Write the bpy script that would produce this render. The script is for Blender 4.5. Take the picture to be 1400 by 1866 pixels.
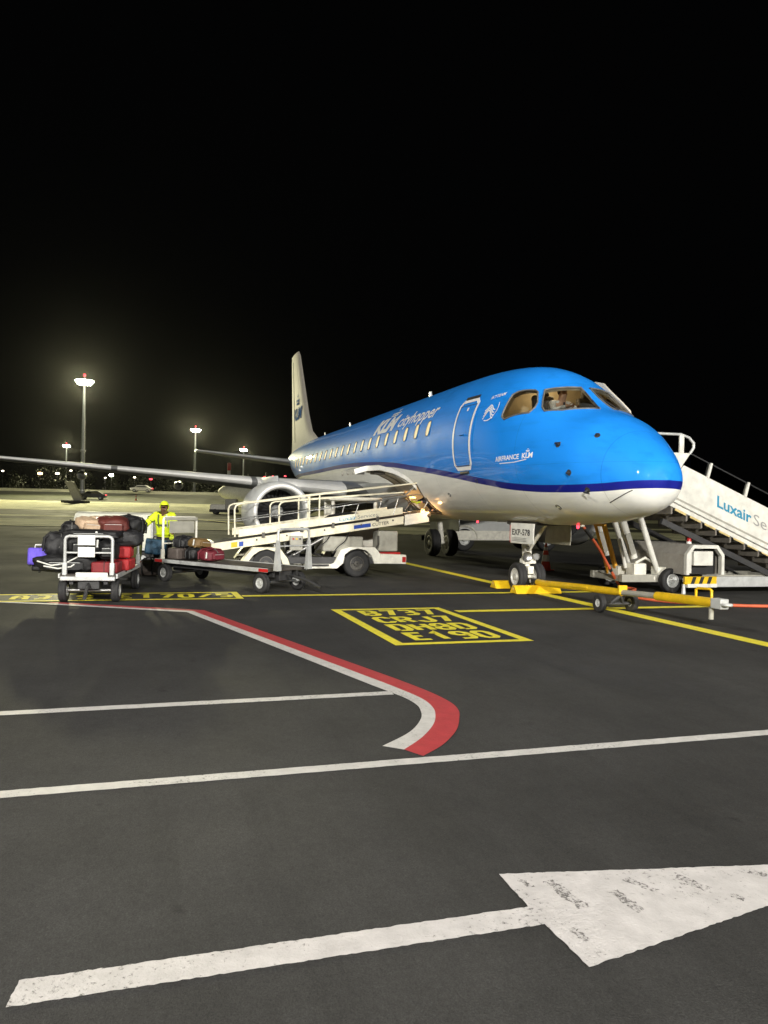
import bpy, bmesh, math, random
from mathutils import Vector, Matrix, Euler, noise

random.seed(7)
R = math.radians
for o in list(bpy.data.objects):
    bpy.data.objects.remove(o)
sc = bpy.context.scene
COL = sc.collection

# ---------------------------------------------------------------- camera, world, exposure
# World frame: x runs aft along the parked aircraft, y to its starboard side, origin under the nose wheels.
TH = R(17.5)
CAM = Vector((-14.609, 7.788, 1.65))
fwd0 = Vector((math.cos(TH), -math.sin(TH), 0))
right0 = Vector((-math.sin(TH), -math.cos(TH), 0))
up0 = Vector((0, 0, 1))
pit, rol = R(-0.243), R(1.29)
fwd = (fwd0 * math.cos(pit) + up0 * math.sin(pit)).normalized()
upl = (up0 * math.cos(pit) - fwd0 * math.sin(pit)).normalized()
cxa = right0 * math.cos(rol) + upl * math.sin(rol)
cya = upl * math.cos(rol) - right0 * math.sin(rol)
cam_d = bpy.data.cameras.new('camera')
cam_d.sensor_fit = 'VERTICAL'
cam_d.sensor_height = 24.0
cam_d.lens = 24.0 * 1412.0 / 1866.0
cam_d.clip_start = 0.05
cam_d.clip_end = 3000
cam = bpy.data.objects.new('camera', cam_d)
cam.matrix_world = Matrix(((cxa.x, cya.x, -fwd.x, CAM.x), (cxa.y, cya.y, -fwd.y, CAM.y), (cxa.z, cya.z, -fwd.z, CAM.z), (0, 0, 0, 1)))
COL.objects.link(cam)
sc.camera = cam

wd = bpy.data.worlds.new('World')
sc.world = wd
wd.use_nodes = True
bg = wd.node_tree.nodes['Background']
bg.inputs[0].default_value = (0.9, 0.95, 1.0, 1)
bg.inputs[1].default_value = 0.0009

sc.view_settings.view_transform = 'Standard'
sc.view_settings.look = 'None'
sc.view_settings.exposure = 0.0
sc.view_settings.gamma = 1.0
sc.cycles.use_denoising = True
sc.cycles.max_bounces = 6
sc.cycles.diffuse_bounces = 3
sc.cycles.glossy_bounces = 3
sc.cycles.transmission_bounces = 4
sc.cycles.transparent_max_bounces = 12
sc.cycles.volume_bounces = 0
sc.cycles.sample_clamp_indirect = 4.0

LAMP_COL = (1.0, 0.965, 0.90)
def spot(name, loc, target, power, radius, cone, col=LAMP_COL, blend=0.6):
    l = bpy.data.lights.new(name, 'SPOT')
    l.energy = power
    l.color = col
    l.shadow_soft_size = radius
    l.spot_size = R(cone)
    l.spot_blend = blend
    o = bpy.data.objects.new(name, l)
    o.location = loc
    d = Vector(target) - Vector(loc)
    o.rotation_euler = d.to_track_quat('-Z', 'Y').to_euler()
    COL.objects.link(o)
    return o

def C2W(X, Y, z=0.0):
    """camera-ground frame (X right, Y ahead, metres) to the world"""
    p = right0 * X + fwd0 * Y
    return Vector((CAM.x + p.x, CAM.y + p.y, z))

HK = [(-400, 0), (62, 0), (95, .44), (122, 1.69), (150, 3.35), (165, 4.3), (200, 4.8), (280, 5.1), (3000, 9)]
def hz(Y):
    """height of the apron and the rising land beyond it, by distance ahead of the camera"""
    for i in range(len(HK) - 1):
        a, b = HK[i], HK[i + 1]
        if Y <= b[0]:
            t = max(0, (Y - a[0]) / (b[0] - a[0]))
            return a[1] + (b[1] - a[1]) * t
    return HK[-1][1]

# flood masts: two and an added low one stand out of view, the others are in the picture
MASTS_NEAR = [(-24.0, 38.0, 1.0), (-46.0, -12.0, 0.62), (-37.0, 16.0, 0.5)]
spot('flood_light', (-22.8, 36.2, 21.4), (0, 2, 0), 27000, 0.9, 150)
spot('flood_light', (-43.9, -11.3, 13.3), (-4, 1, 1), 61000, 0.7, 150)
spot('flood_light', (-34.9, 15.2, 10.7), (0, 2, 1), 45000, 0.7, 150)  # low flood added behind the camera to brighten belly and starboard side
MASTS_FAR = [(-58.5, 150), (-63.8, 260), (-64.0, 350), (-144.0, 350)]
for i, (X, Y) in enumerate(MASTS_FAR):
    p = C2W(X, Y)
    q = C2W(X + 12, Y - 70)
    h = hz(Y) + 21.3
    p = p + (q - p).normalized() * 2.4
    spot('flood_light', (p.x, p.y, h), (q.x, q.y, 0), [165000, 170000, 120000, 120000][i], 1.0, 124, (1.0, 0.94, 0.55), 0.7)

# ---------------------------------------------------------------- materials
MATS = {}
def nd(nt, t, **k):
    n = nt.nodes.new(t)
    for a, b in k.items():
        setattr(n, a, b)
    return n
def mat(name, col, rough=0.5, metal=0.0, var=0.12, scale=6.0, dirt=0.0, dirtcol=(0.05, 0.045, 0.035), bump=0.0, bscale=60.0, coat=0.0, spec=0.5, emit=None, estr=0.0):
    m = bpy.data.materials.new(name)
    m.use_nodes = True
    nt = m.node_tree
    b = nt.nodes['Principled BSDF']
    b.inputs['Roughness'].default_value = rough
    b.inputs['Metallic'].default_value = metal
    b.inputs['Coat Weight'].default_value = coat
    b.inputs['Coat Roughness'].default_value = 0.06
    b.inputs['Specular IOR Level'].default_value = spec
    tc = nd(nt, 'ShaderNodeTexCoord')
    n1 = nd(nt, 'ShaderNodeTexNoise')
    n1.inputs['Scale'].default_value = scale
    n1.inputs['Detail'].default_value = 5
    nt.links.new(tc.outputs['Object'], n1.inputs['Vector'])
    r1 = nd(nt, 'ShaderNodeMapRange')
    r1.inputs['From Min'].default_value = 0.3
    r1.inputs['From Max'].default_value = 0.7
    r1.inputs['To Min'].default_value = 1 - var
    r1.inputs['To Max'].default_value = 1 + var
    nt.links.new(n1.outputs['Fac'], r1.inputs['Value'])
    mx = nd(nt, 'ShaderNodeVectorMath', operation='SCALE')
    mx.inputs[0].default_value = col[:3]
    nt.links.new(r1.outputs[0], mx.inputs['Scale'])
    out = mx.outputs[0]
    if dirt > 0:
        n2 = nd(nt, 'ShaderNodeTexNoise')
        n2.inputs['Scale'].default_value = scale * 0.8
        n2.inputs['Detail'].default_value = 8
        n2.inputs['Roughness'].default_value = 0.7
        nt.links.new(tc.outputs['Object'], n2.inputs['Vector'])
        r2 = nd(nt, 'ShaderNodeMapRange')
        r2.inputs['From Min'].default_value = 0.48
        r2.inputs['From Max'].default_value = 0.78
        r2.inputs['To Max'].default_value = dirt
        nt.links.new(n2.outputs['Fac'], r2.inputs['Value'])
        mc = nd(nt, 'ShaderNodeMix', data_type='RGBA')
        nt.links.new(r2.outputs[0], mc.inputs[0])
        nt.links.new(out, mc.inputs[6])
        mc.inputs[7].default_value = (*dirtcol, 1)
        out = mc.outputs[2]
    nt.links.new(out, b.inputs['Base Color'])
    if bump > 0:
        n3 = nd(nt, 'ShaderNodeTexNoise')
        n3.inputs['Scale'].default_value = bscale
        n3.inputs['Detail'].default_value = 4
        nt.links.new(tc.outputs['Object'], n3.inputs['Vector'])
        bp = nd(nt, 'ShaderNodeBump')
        bp.inputs['Strength'].default_value = bump
        bp.inputs['Distance'].default_value = 0.02
        nt.links.new(n3.outputs['Fac'], bp.inputs['Height'])
        nt.links.new(bp.outputs[0], b.inputs['Normal'])
    if emit:
        b.inputs['Emission Color'].default_value = (*emit, 1)
        b.inputs['Emission Strength'].default_value = estr
    MATS[name] = m
    return m

def paint_mat(name, col, wear=0.25, wscale=9.0, base=(0.045, 0.044, 0.04)):
    """road paint: pigment with worn specks through which the asphalt shows"""
    m = bpy.data.materials.new(name)
    m.use_nodes = True
    nt = m.node_tree
    b = nt.nodes['Principled BSDF']
    b.inputs['Roughness'].default_value = 0.6
    tc = nd(nt, 'ShaderNodeTexCoord')
    def noise(s, d=6, rg=0.65):
        n = nd(nt, 'ShaderNodeTexNoise')
        n.inputs['Scale'].default_value = s
        n.inputs['Detail'].default_value = d
        n.inputs['Roughness'].default_value = rg
        nt.links.new(tc.outputs['Object'], n.inputs['Vector'])
        return n.outputs['Fac']
    def rng(v, a, b_, c, d):
        r = nd(nt, 'ShaderNodeMapRange')
        for i, x in enumerate((a, b_, c, d)):
            r.inputs[i + 1].default_value = x
        nt.links.new(v, r.inputs[0])
        return r.outputs[0]
    big = rng(noise(1.4, 3), 0.35, 0.7, 0.0, 1.0)
    fine = noise(wscale * 5, 8, 0.75)
    add = nd(nt, 'ShaderNodeMath', operation='MULTIPLY_ADD')
    nt.links.new(big, add.inputs[0])
    add.inputs[1].default_value = 0.14
    nt.links.new(fine, add.inputs[2])
    hole = rng(add.outputs[0], 0.70 - wear * 0.3, 0.80 - wear * 0.3, 0.0, 0.85)
    tone = rng(noise(wscale), 0.3, 0.7, 0.84, 1.08)
    mx = nd(nt, 'ShaderNodeVectorMath', operation='SCALE')
    mx.inputs[0].default_value = col
    nt.links.new(tone, mx.inputs['Scale'])
    mc = nd(nt, 'ShaderNodeMix', data_type='RGBA')
    nt.links.new(hole, mc.inputs[0])
    nt.links.new(mx.outputs[0], mc.inputs[6])
    mc.inputs[7].default_value = (*base, 1)
    nt.links.new(mc.outputs[2], b.inputs['Base Color'])
    bp = nd(nt, 'ShaderNodeBump')
    bp.inputs['Strength'].default_value = 0.35
    bp.inputs['Distance'].default_value = 0.01
    nt.links.new(noise(70, 3), bp.inputs['Height'])
    nt.links.new(bp.outputs[0], b.inputs['Normal'])
    MATS[name] = m
    return m

def asphalt_mat(name, col, tint=(1, 1, 1), patch=0.25):
    m = bpy.data.materials.new(name)
    m.use_nodes = True
    nt = m.node_tree
    b = nt.nodes['Principled BSDF']
    tc = nd(nt, 'ShaderNodeTexCoord')
    def noise(s, d=6, rg=0.6, vec=None):
        n = nd(nt, 'ShaderNodeTexNoise')
        n.inputs['Scale'].default_value = s
        n.inputs['Detail'].default_value = d
        n.inputs['Roughness'].default_value = rg
        nt.links.new(vec or tc.outputs['Object'], n.inputs['Vector'])
        return n.outputs['Fac']
    def rng(v, a, b_, c, d):
        r = nd(nt, 'ShaderNodeMapRange')
        for i, x in enumerate((a, b_, c, d)):
            r.inputs[i + 1].default_value = x
        nt.links.new(v, r.inputs[0])
        return r.outputs[0]
    def mul(a, c):
        n = nd(nt, 'ShaderNodeMath', operation='MULTIPLY')
        nt.links.new(a, n.inputs[0])
        nt.links.new(c, n.inputs[1])
        return n.outputs[0]
    patchy = rng(noise(0.22, 4), 0.36, 0.66, 1 - patch, 1 + patch * 0.5)
    mid = rng(noise(1.7, 6, 0.7), 0.3, 0.7, 0.86, 1.12)
    grain = rng(noise(120, 3, 0.8), 0.3, 0.75, 0.62, 1.4)
    mp = nd(nt, 'ShaderNodeMapping')
    mp.inputs['Rotation'].default_value = (0, 0, R(-8))
    mp.inputs['Scale'].default_value = (0.12, 2.2, 1)
    nt.links.new(tc.outputs['Object'], mp.inputs['Vector'])
    tracks = rng(noise(1.0, 4, 0.6, mp.outputs[0]), 0.52, 0.75, 1.0, 0.82)
    tone = mul(mul(mul(patchy, mid), grain), tracks)
    stain = rng(noise(0.9, 7, 0.72), 0.66, 0.74, 1.0, 0.72)
    tone = mul(tone, stain)
    tone = mul(tone, rng(noise(38, 4, 0.8), 0.28, 0.72, 0.80, 1.22))
    tone = mul(tone, rng(noise(11, 3, 0.7), 0.3, 0.7, 0.92, 1.08))
    oil = rng(noise(3.1, 3, 0.5), 0.70, 0.78, 1.0, 0.55)
    tone = mul(tone, oil)
    speck = rng(noise(210, 1, 0.5), 0.77, 0.80, 1.0, 2.3)
    tone = mul(tone, speck)
    mx = nd(nt, 'ShaderNodeVectorMath', operation='SCALE')
    mx.inputs[0].default_value = col
    nt.links.new(tone, mx.inputs['Scale'])
    nt.links.new(mx.outputs[0], b.inputs['Base Color'])
    nt.links.new(rng(noise(0.5, 5), 0.3, 0.7, 0.78, 0.95), b.inputs['Roughness'])
    b.inputs['Specular IOR Level'].default_value = 0.18
    bp = nd(nt, 'ShaderNodeBump')
    bp.inputs['Strength'].default_value = 0.5
    bp.inputs['Distance'].default_value = 0.008
    nt.links.new(noise(90, 4, 0.7), bp.inputs['Height'])
    nt.links.new(bp.outputs[0], b.inputs['Normal'])
    MATS[name] = m
    return m

asphalt_mat('asphalt', (0.048, 0.0475, 0.0465))
asphalt_mat('concrete', (0.56, 0.55, 0.36), patch=0.35)
asphalt_mat('far_asphalt', (0.065, 0.063, 0.046), patch=0.3)
asphalt_mat('grass', (0.028, 0.032, 0.014), patch=0.4)
paint_mat('white_paint', (0.58, 0.565, 0.545), 0.22)
paint_mat('arrow_paint', (0.57, 0.545, 0.54), 0.16)
paint_mat('yellow_paint', (0.88, 0.77, 0.045), 0.06)
paint_mat('red_paint', (0.43, 0.045, 0.05), 0.06)
paint_mat('black_paint', (0.018, 0.018, 0.02), 0.12)
mat('white_metal', (0.84, 0.82, 0.72), 0.42, dirt=0.25)
mat('cream_metal', (0.84, 0.79, 0.60), 0.42, dirt=0.45, dirtcol=(0.12, 0.09, 0.05), scale=4)
mat('stairs_white', (0.69, 0.68, 0.62), 0.35, dirt=0.18)
mat('galvanised', (0.55, 0.56, 0.55), 0.45, 0.25, dirt=0.3)
mat('steel', (0.40, 0.40, 0.39), 0.35, 0.9, dirt=0.3)
mat('bare_metal', (0.66, 0.66, 0.66), 0.36, 1.0, var=0.06)
mat('slat_metal', (0.78, 0.78, 0.76), 0.40, 0.1, var=0.05)
mat('step_metal', (0.22, 0.20, 0.17), 0.5, 0.3, dirt=0.4)
mat('step_edge_paint', (0.62, 0.48, 0.20), 0.5, dirt=0.4)
mat('grease', (0.10, 0.095, 0.085), 0.5, 0.4, dirt=0.4)
mat('dark_metal', (0.05, 0.05, 0.052), 0.5, 0.3, dirt=0.3, dirtcol=(0.10, 0.09, 0.07))
mat('black', (0.012, 0.012, 0.013), 0.6)
mat('rubber', (0.020, 0.020, 0.021), 0.75, bump=0.2, bscale=50, dirt=0.3, dirtcol=(0.06, 0.055, 0.05))
mat('belt_rubber', (0.028, 0.027, 0.026), 0.8, bump=0.3, bscale=80, dirt=0.3, dirtcol=(0.08, 0.07, 0.06))
mat('rim_white', (0.62, 0.61, 0.56), 0.4, 0.1, dirt=0.5)
mat('deck_board', (0.060, 0.050, 0.042), 0.7, dirt=0.4, dirtcol=(0.11, 0.10, 0.085), scale=10)
mat('yellow_metal', (0.78, 0.49, 0.012), 0.4, dirt=0.25, dirtcol=(0.2, 0.12, 0.02))
mat('orange_metal', (0.78, 0.38, 0.03), 0.45, dirt=0.2)
mat('orange_hose', (0.62, 0.12, 0.05), 0.55)
mat('cone_red', (0.72, 0.06, 0.015), 0.5)
mat('cone_white', (0.72, 0.70, 0.62), 0.45)
mat('red_gloss', (0.45, 0.02, 0.02), 0.3)
mat('grey_panel', (0.36, 0.35, 0.30), 0.55, dirt=0.3)
mat('grey_canvas', (0.36, 0.34, 0.30), 0.85, bump=0.4, bscale=20)
mat('white_sheet', (0.66, 0.66, 0.56), 0.6, bump=0.5, bscale=8)
mat('sign_white', (0.78, 0.78, 0.73), 0.45)
mat('sign_blue', (0.02, 0.07, 0.40), 0.4)
mat('pale_grey_paint', (0.55, 0.56, 0.55), 0.28, coat=0.3, var=0.05)
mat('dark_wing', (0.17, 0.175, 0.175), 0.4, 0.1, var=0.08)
mat('nacelle_white', (0.84, 0.86, 0.85), 0.3, coat=0.3, var=0.05)
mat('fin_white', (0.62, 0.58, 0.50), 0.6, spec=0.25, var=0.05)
mat('lettering_white', (0.92, 0.93, 0.95), 0.35, var=0.03)
mat('lettering_teal', (0.02, 0.24, 0.40), 0.4, var=0.05)
mat('lettering_grey', (0.30, 0.30, 0.29), 0.4, var=0.05)
mat('lettering_black', (0.012, 0.012, 0.015), 0.5, var=0.05)
mat('logo_blue', (0.02, 0.16, 0.45), 0.85, var=0.05, spec=0.05)
mat('cockpit_lining', (0.45, 0.40, 0.30), 0.7)
mat('cockpit_panel', (0.05, 0.05, 0.055), 0.6)
mat('hold_lining', (0.22, 0.19, 0.15), 0.6)
mat('window_seal', (0.13, 0.13, 0.125), 0.5)
mat('hi_vis', (0.72, 0.86, 0.02), 0.65, bump=0.3, bscale=12, var=0.08)
mat('reflective_tape', (0.62, 0.63, 0.62), 0.3, 0.3)
mat('hi_vis_dark', (0.10, 0.13, 0.05), 0.7)
mat('trousers', (0.018, 0.02, 0.028), 0.8)
mat('glove', (0.02, 0.022, 0.022), 0.7)
mat('glove_yellow', (0.55, 0.66, 0.03), 0.7)
mat('skin', (0.17, 0.085, 0.05), 0.55)
mat('skin_light', (0.50, 0.30, 0.20), 0.55)
mat('hair', (0.02, 0.015, 0.01), 0.7)
mat('shirt', (0.70, 0.70, 0.68), 0.7)
mat('uniform', (0.015, 0.017, 0.03), 0.75)
mat('shoe', (0.012, 0.011, 0.010), 0.5)
mat('bark', (0.04, 0.035, 0.025), 0.9)
mat('leaves', (0.040, 0.046, 0.020), 0.8, var=0.5, scale=0.4)
BAGC = {'black': (0.008, 0.008, 0.009), 'charcoal': (0.018, 0.018, 0.020), 'maroon': (0.115, 0.022, 0.016), 'red': (0.42, 0.018, 0.022),
        'darkred': (0.20, 0.012, 0.016), 'beige': (0.50, 0.36, 0.24), 'violet': (0.13, 0.085, 0.60), 'teal': (0.008, 0.045, 0.085),
        'brown': (0.16, 0.095, 0.03), 'taupe': (0.085, 0.068, 0.06), 'wine': (0.14, 0.012, 0.022), 'olive': (0.10, 0.11, 0.03)}
for k, c in BAGC.items():
    mat('bag_' + k, c, 0.62, bump=0.25, bscale=45, var=0.2, scale=9)
mat('lamp_white', (0.9, 0.9, 0.8), 0.4, emit=(1.0, 0.95, 0.74), estr=220)
mat('lamp_dim', (0.9, 0.9, 0.8), 0.4, emit=(1.0, 0.9, 0.7), estr=5)
mat('lamp_warm', (0.9, 0.6, 0.3), 0.4, emit=(1.0, 0.62, 0.25), estr=9)
mat('lamp_orange', (0.9, 0.5, 0.2), 0.4, emit=(1.0, 0.50, 0.14), estr=6)
mat('lamp_red', (0.7, 0.02, 0.03), 0.4, emit=(1.0, 0.05, 0.08), estr=4)
mat('cabin_glow', (0.20, 0.16, 0.10), 0.5, spec=0.1, emit=(1.0, 0.80, 0.42), estr=0.78)

def glass_mat(name, tint, alpha, rough=0.03):
    m = bpy.data.materials.new(name)
    m.use_nodes = True
    nt = m.node_tree
    out = nt.nodes['Material Output']
    nt.nodes.remove(nt.nodes['Principled BSDF'])
    g = nd(nt, 'ShaderNodeBsdfGlossy')
    g.inputs['Roughness'].default_value = rough
    t = nd(nt, 'ShaderNodeBsdfTransparent')
    t.inputs[0].default_value = (*tint, 1)
    fr = nd(nt, 'ShaderNodeFresnel')
    fr.inputs[0].default_value = 1.5
    ad = nd(nt, 'ShaderNodeMath', operation='ADD')
    ad.inputs[1].default_value = alpha
    nt.links.new(fr.outputs[0], ad.inputs[0])
    ms = nd(nt, 'ShaderNodeMixShader')
    nt.links.new(ad.outputs[0], ms.inputs[0])
    nt.links.new(t.outputs[0], ms.inputs[1])
    nt.links.new(g.outputs[0], ms.inputs[2])
    nt.links.new(ms.outputs[0], out.inputs[0])
    MATS[name] = m
glass_mat('cockpit_glass', (0.68, 0.70, 0.68), 0.03)
glass_mat('dark_glass', (0.30, 0.31, 0.30), 0.0)

def fuselage_mat():
    m = bpy.data.materials.new('livery_paint')
    m.use_nodes = True
    nt = m.node_tree
    b = nt.nodes['Principled BSDF']
    tc = nd(nt, 'ShaderNodeTexCoord')
    sp = nd(nt, 'ShaderNodeSeparateXYZ')
    nt.links.new(tc.outputs['Object'], sp.inputs[0])
    mr = nd(nt, 'ShaderNodeMapRange')
    mr.inputs[1].default_value = -5
    mr.inputs[2].default_value = 28
    nt.links.new(sp.outputs[0], mr.inputs[0])
    fc = nd(nt, 'ShaderNodeFloatCurve')
    pts = [(-5, 2.22), (-4.3, 2.18), (-3.46, 2.125), (-2.7, 2.125), (-1.94, 2.155), (-0.67, 2.28), (0.96, 2.48), (3.03, 2.70), (5.89, 2.94), (9.64, 3.06), (14.3, 3.04), (28, 3.04)]
    cv = fc.mapping.curves[0]
    fc.mapping.extend = 'HORIZONTAL'
    while len(cv.points) < len(pts):
        cv.points.new(0.5, 0.5)
    for p, (x, z) in zip(cv.points, pts):
        p.location = ((x + 5) / 33, (z - 2) / 1.5)
    fc.mapping.update()
    nt.links.new(mr.outputs[0], fc.inputs['Value'])
    zt = nd(nt, 'ShaderNodeMapRange')
    zt.inputs[3].default_value = 2
    zt.inputs[4].default_value = 3.5
    nt.links.new(fc.outputs[0], zt.inputs[0])
    df = nd(nt, 'ShaderNodeMath', operation='SUBTRACT')
    nt.links.new(sp.outputs[2], df.inputs[0])
    nt.links.new(zt.outputs[0], df.inputs[1])
    def step(v, a):
        r = nd(nt, 'ShaderNodeMapRange')
        r.inputs[1].default_value = a - 0.004
        r.inputs[2].default_value = a + 0.004
        nt.links.new(v, r.inputs[0])
        return r.outputs[0]
    up, lo = step(df.outputs[0], 0.0), step(df.outputs[0], -0.128)
    nz = nd(nt, 'ShaderNodeTexNoise')
    nz.inputs['Scale'].default_value = 1.6
    nz.inputs['Detail'].default_value = 6
    nt.links.new(tc.outputs['Object'], nz.inputs['Vector'])
    def tint(c, v):
        r = nd(nt, 'ShaderNodeMapRange')
        r.inputs[1].default_value = 0.3
        r.inputs[2].default_value = 0.7
        r.inputs[3].default_value = 1 - v
        r.inputs[4].default_value = 1 + v
        nt.links.new(nz.outputs[0], r.inputs[0])
        s = nd(nt, 'ShaderNodeVectorMath', operation='SCALE')
        s.inputs[0].default_value = c
        nt.links.new(r.outputs[0], s.inputs['Scale'])
        return s.outputs[0]
    # panel joints: thin dark lines round the body every 1.9 m and along two stringers
    m1 = nd(nt, 'ShaderNodeMix', data_type='RGBA')
    nt.links.new(lo, m1.inputs[0])
    nt.links.new(tint((0.90, 0.90, 0.86), 0.03), m1.inputs[6])
    nt.links.new(tint((0.010, 0.015, 0.24), 0.05), m1.inputs[7])
    m2 = nd(nt, 'ShaderNodeMix', data_type='RGBA')
    nt.links.new(up, m2.inputs[0])
    nt.links.new(m1.outputs[2], m2.inputs[6])
    nt.links.new(tint((0.014, 0.255, 0.86), 0.03), m2.inputs[7])
    wv = nd(nt, 'ShaderNodeMath', operation='PINGPONG')
    wv.inputs[1].default_value = 0.95
    nt.links.new(sp.outputs[0], wv.inputs[0])
    ln = nd(nt, 'ShaderNodeMapRange')
    ln.inputs[1].default_value = 0.0
    ln.inputs[2].default_value = 0.011
    ln.inputs[3].default_value = 0.78
    ln.inputs[4].default_value = 1.0
    nt.links.new(wv.outputs[0], ln.inputs[0])
    mpg = nd(nt, 'ShaderNodeMapping')
    mpg.inputs['Scale'].default_value = (0.5, 3.0, 5.0)
    nt.links.new(tc.outputs['Object'], mpg.inputs['Vector'])
    stn = nd(nt, 'ShaderNodeTexNoise')
    stn.inputs['Scale'].default_value = 1.5
    stn.inputs['Detail'].default_value = 7
    nt.links.new(mpg.outputs[0], stn.inputs['Vector'])
    str_ = nd(nt, 'ShaderNodeMapRange')
    str_.inputs[1].default_value = 0.5
    str_.inputs[2].default_value = 0.75
    str_.inputs[3].default_value = 1.0
    str_.inputs[4].default_value = 0.86
    nt.links.new(stn.outputs[0], str_.inputs[0])
    zl = nd(nt, 'ShaderNodeMath', operation='PINGPONG')
    zl.inputs[1].default_value = 0.62
    nt.links.new(sp.outputs[2], zl.inputs[0])
    zr = nd(nt, 'ShaderNodeMapRange')
    zr.inputs[2].default_value = 0.007
    zr.inputs[3].default_value = 0.80
    zr.inputs[4].default_value = 1.0
    nt.links.new(zl.outputs[0], zr.inputs[0])
    p1 = nd(nt, 'ShaderNodeMath', operation='MULTIPLY')
    nt.links.new(ln.outputs[0], p1.inputs[0])
    nt.links.new(str_.outputs[0], p1.inputs[1])
    p2 = nd(nt, 'ShaderNodeMath', operation='MULTIPLY')
    nt.links.new(p1.outputs[0], p2.inputs[0])
    nt.links.new(zr.outputs[0], p2.inputs[1])
    s2 = nd(nt, 'ShaderNodeVectorMath', operation='SCALE')
    nt.links.new(m2.outputs[2], s2.inputs[0])
    nt.links.new(p2.outputs[0], s2.inputs['Scale'])
    nt.links.new(s2.outputs[0], b.inputs['Base Color'])
    rg = nd(nt, 'ShaderNodeMapRange')
    rg.inputs[1].default_value = 0.3
    rg.inputs[2].default_value = 0.7
    rg.inputs[3].default_value = 0.46
    rg.inputs[4].default_value = 0.56
    nt.links.new(nz.outputs[0], rg.inputs[0])
    nt.links.new(rg.outputs[0], b.inputs['Roughness'])
    b.inputs['Specular IOR Level'].default_value = 0.12
    b.inputs['Coat Weight'].default_value = 0.45
    b.inputs['Coat Roughness'].default_value = 0.015
    b.inputs['Coat IOR'].default_value = 1.45
    MATS['livery_paint'] = m
fuselage_mat()

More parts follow.
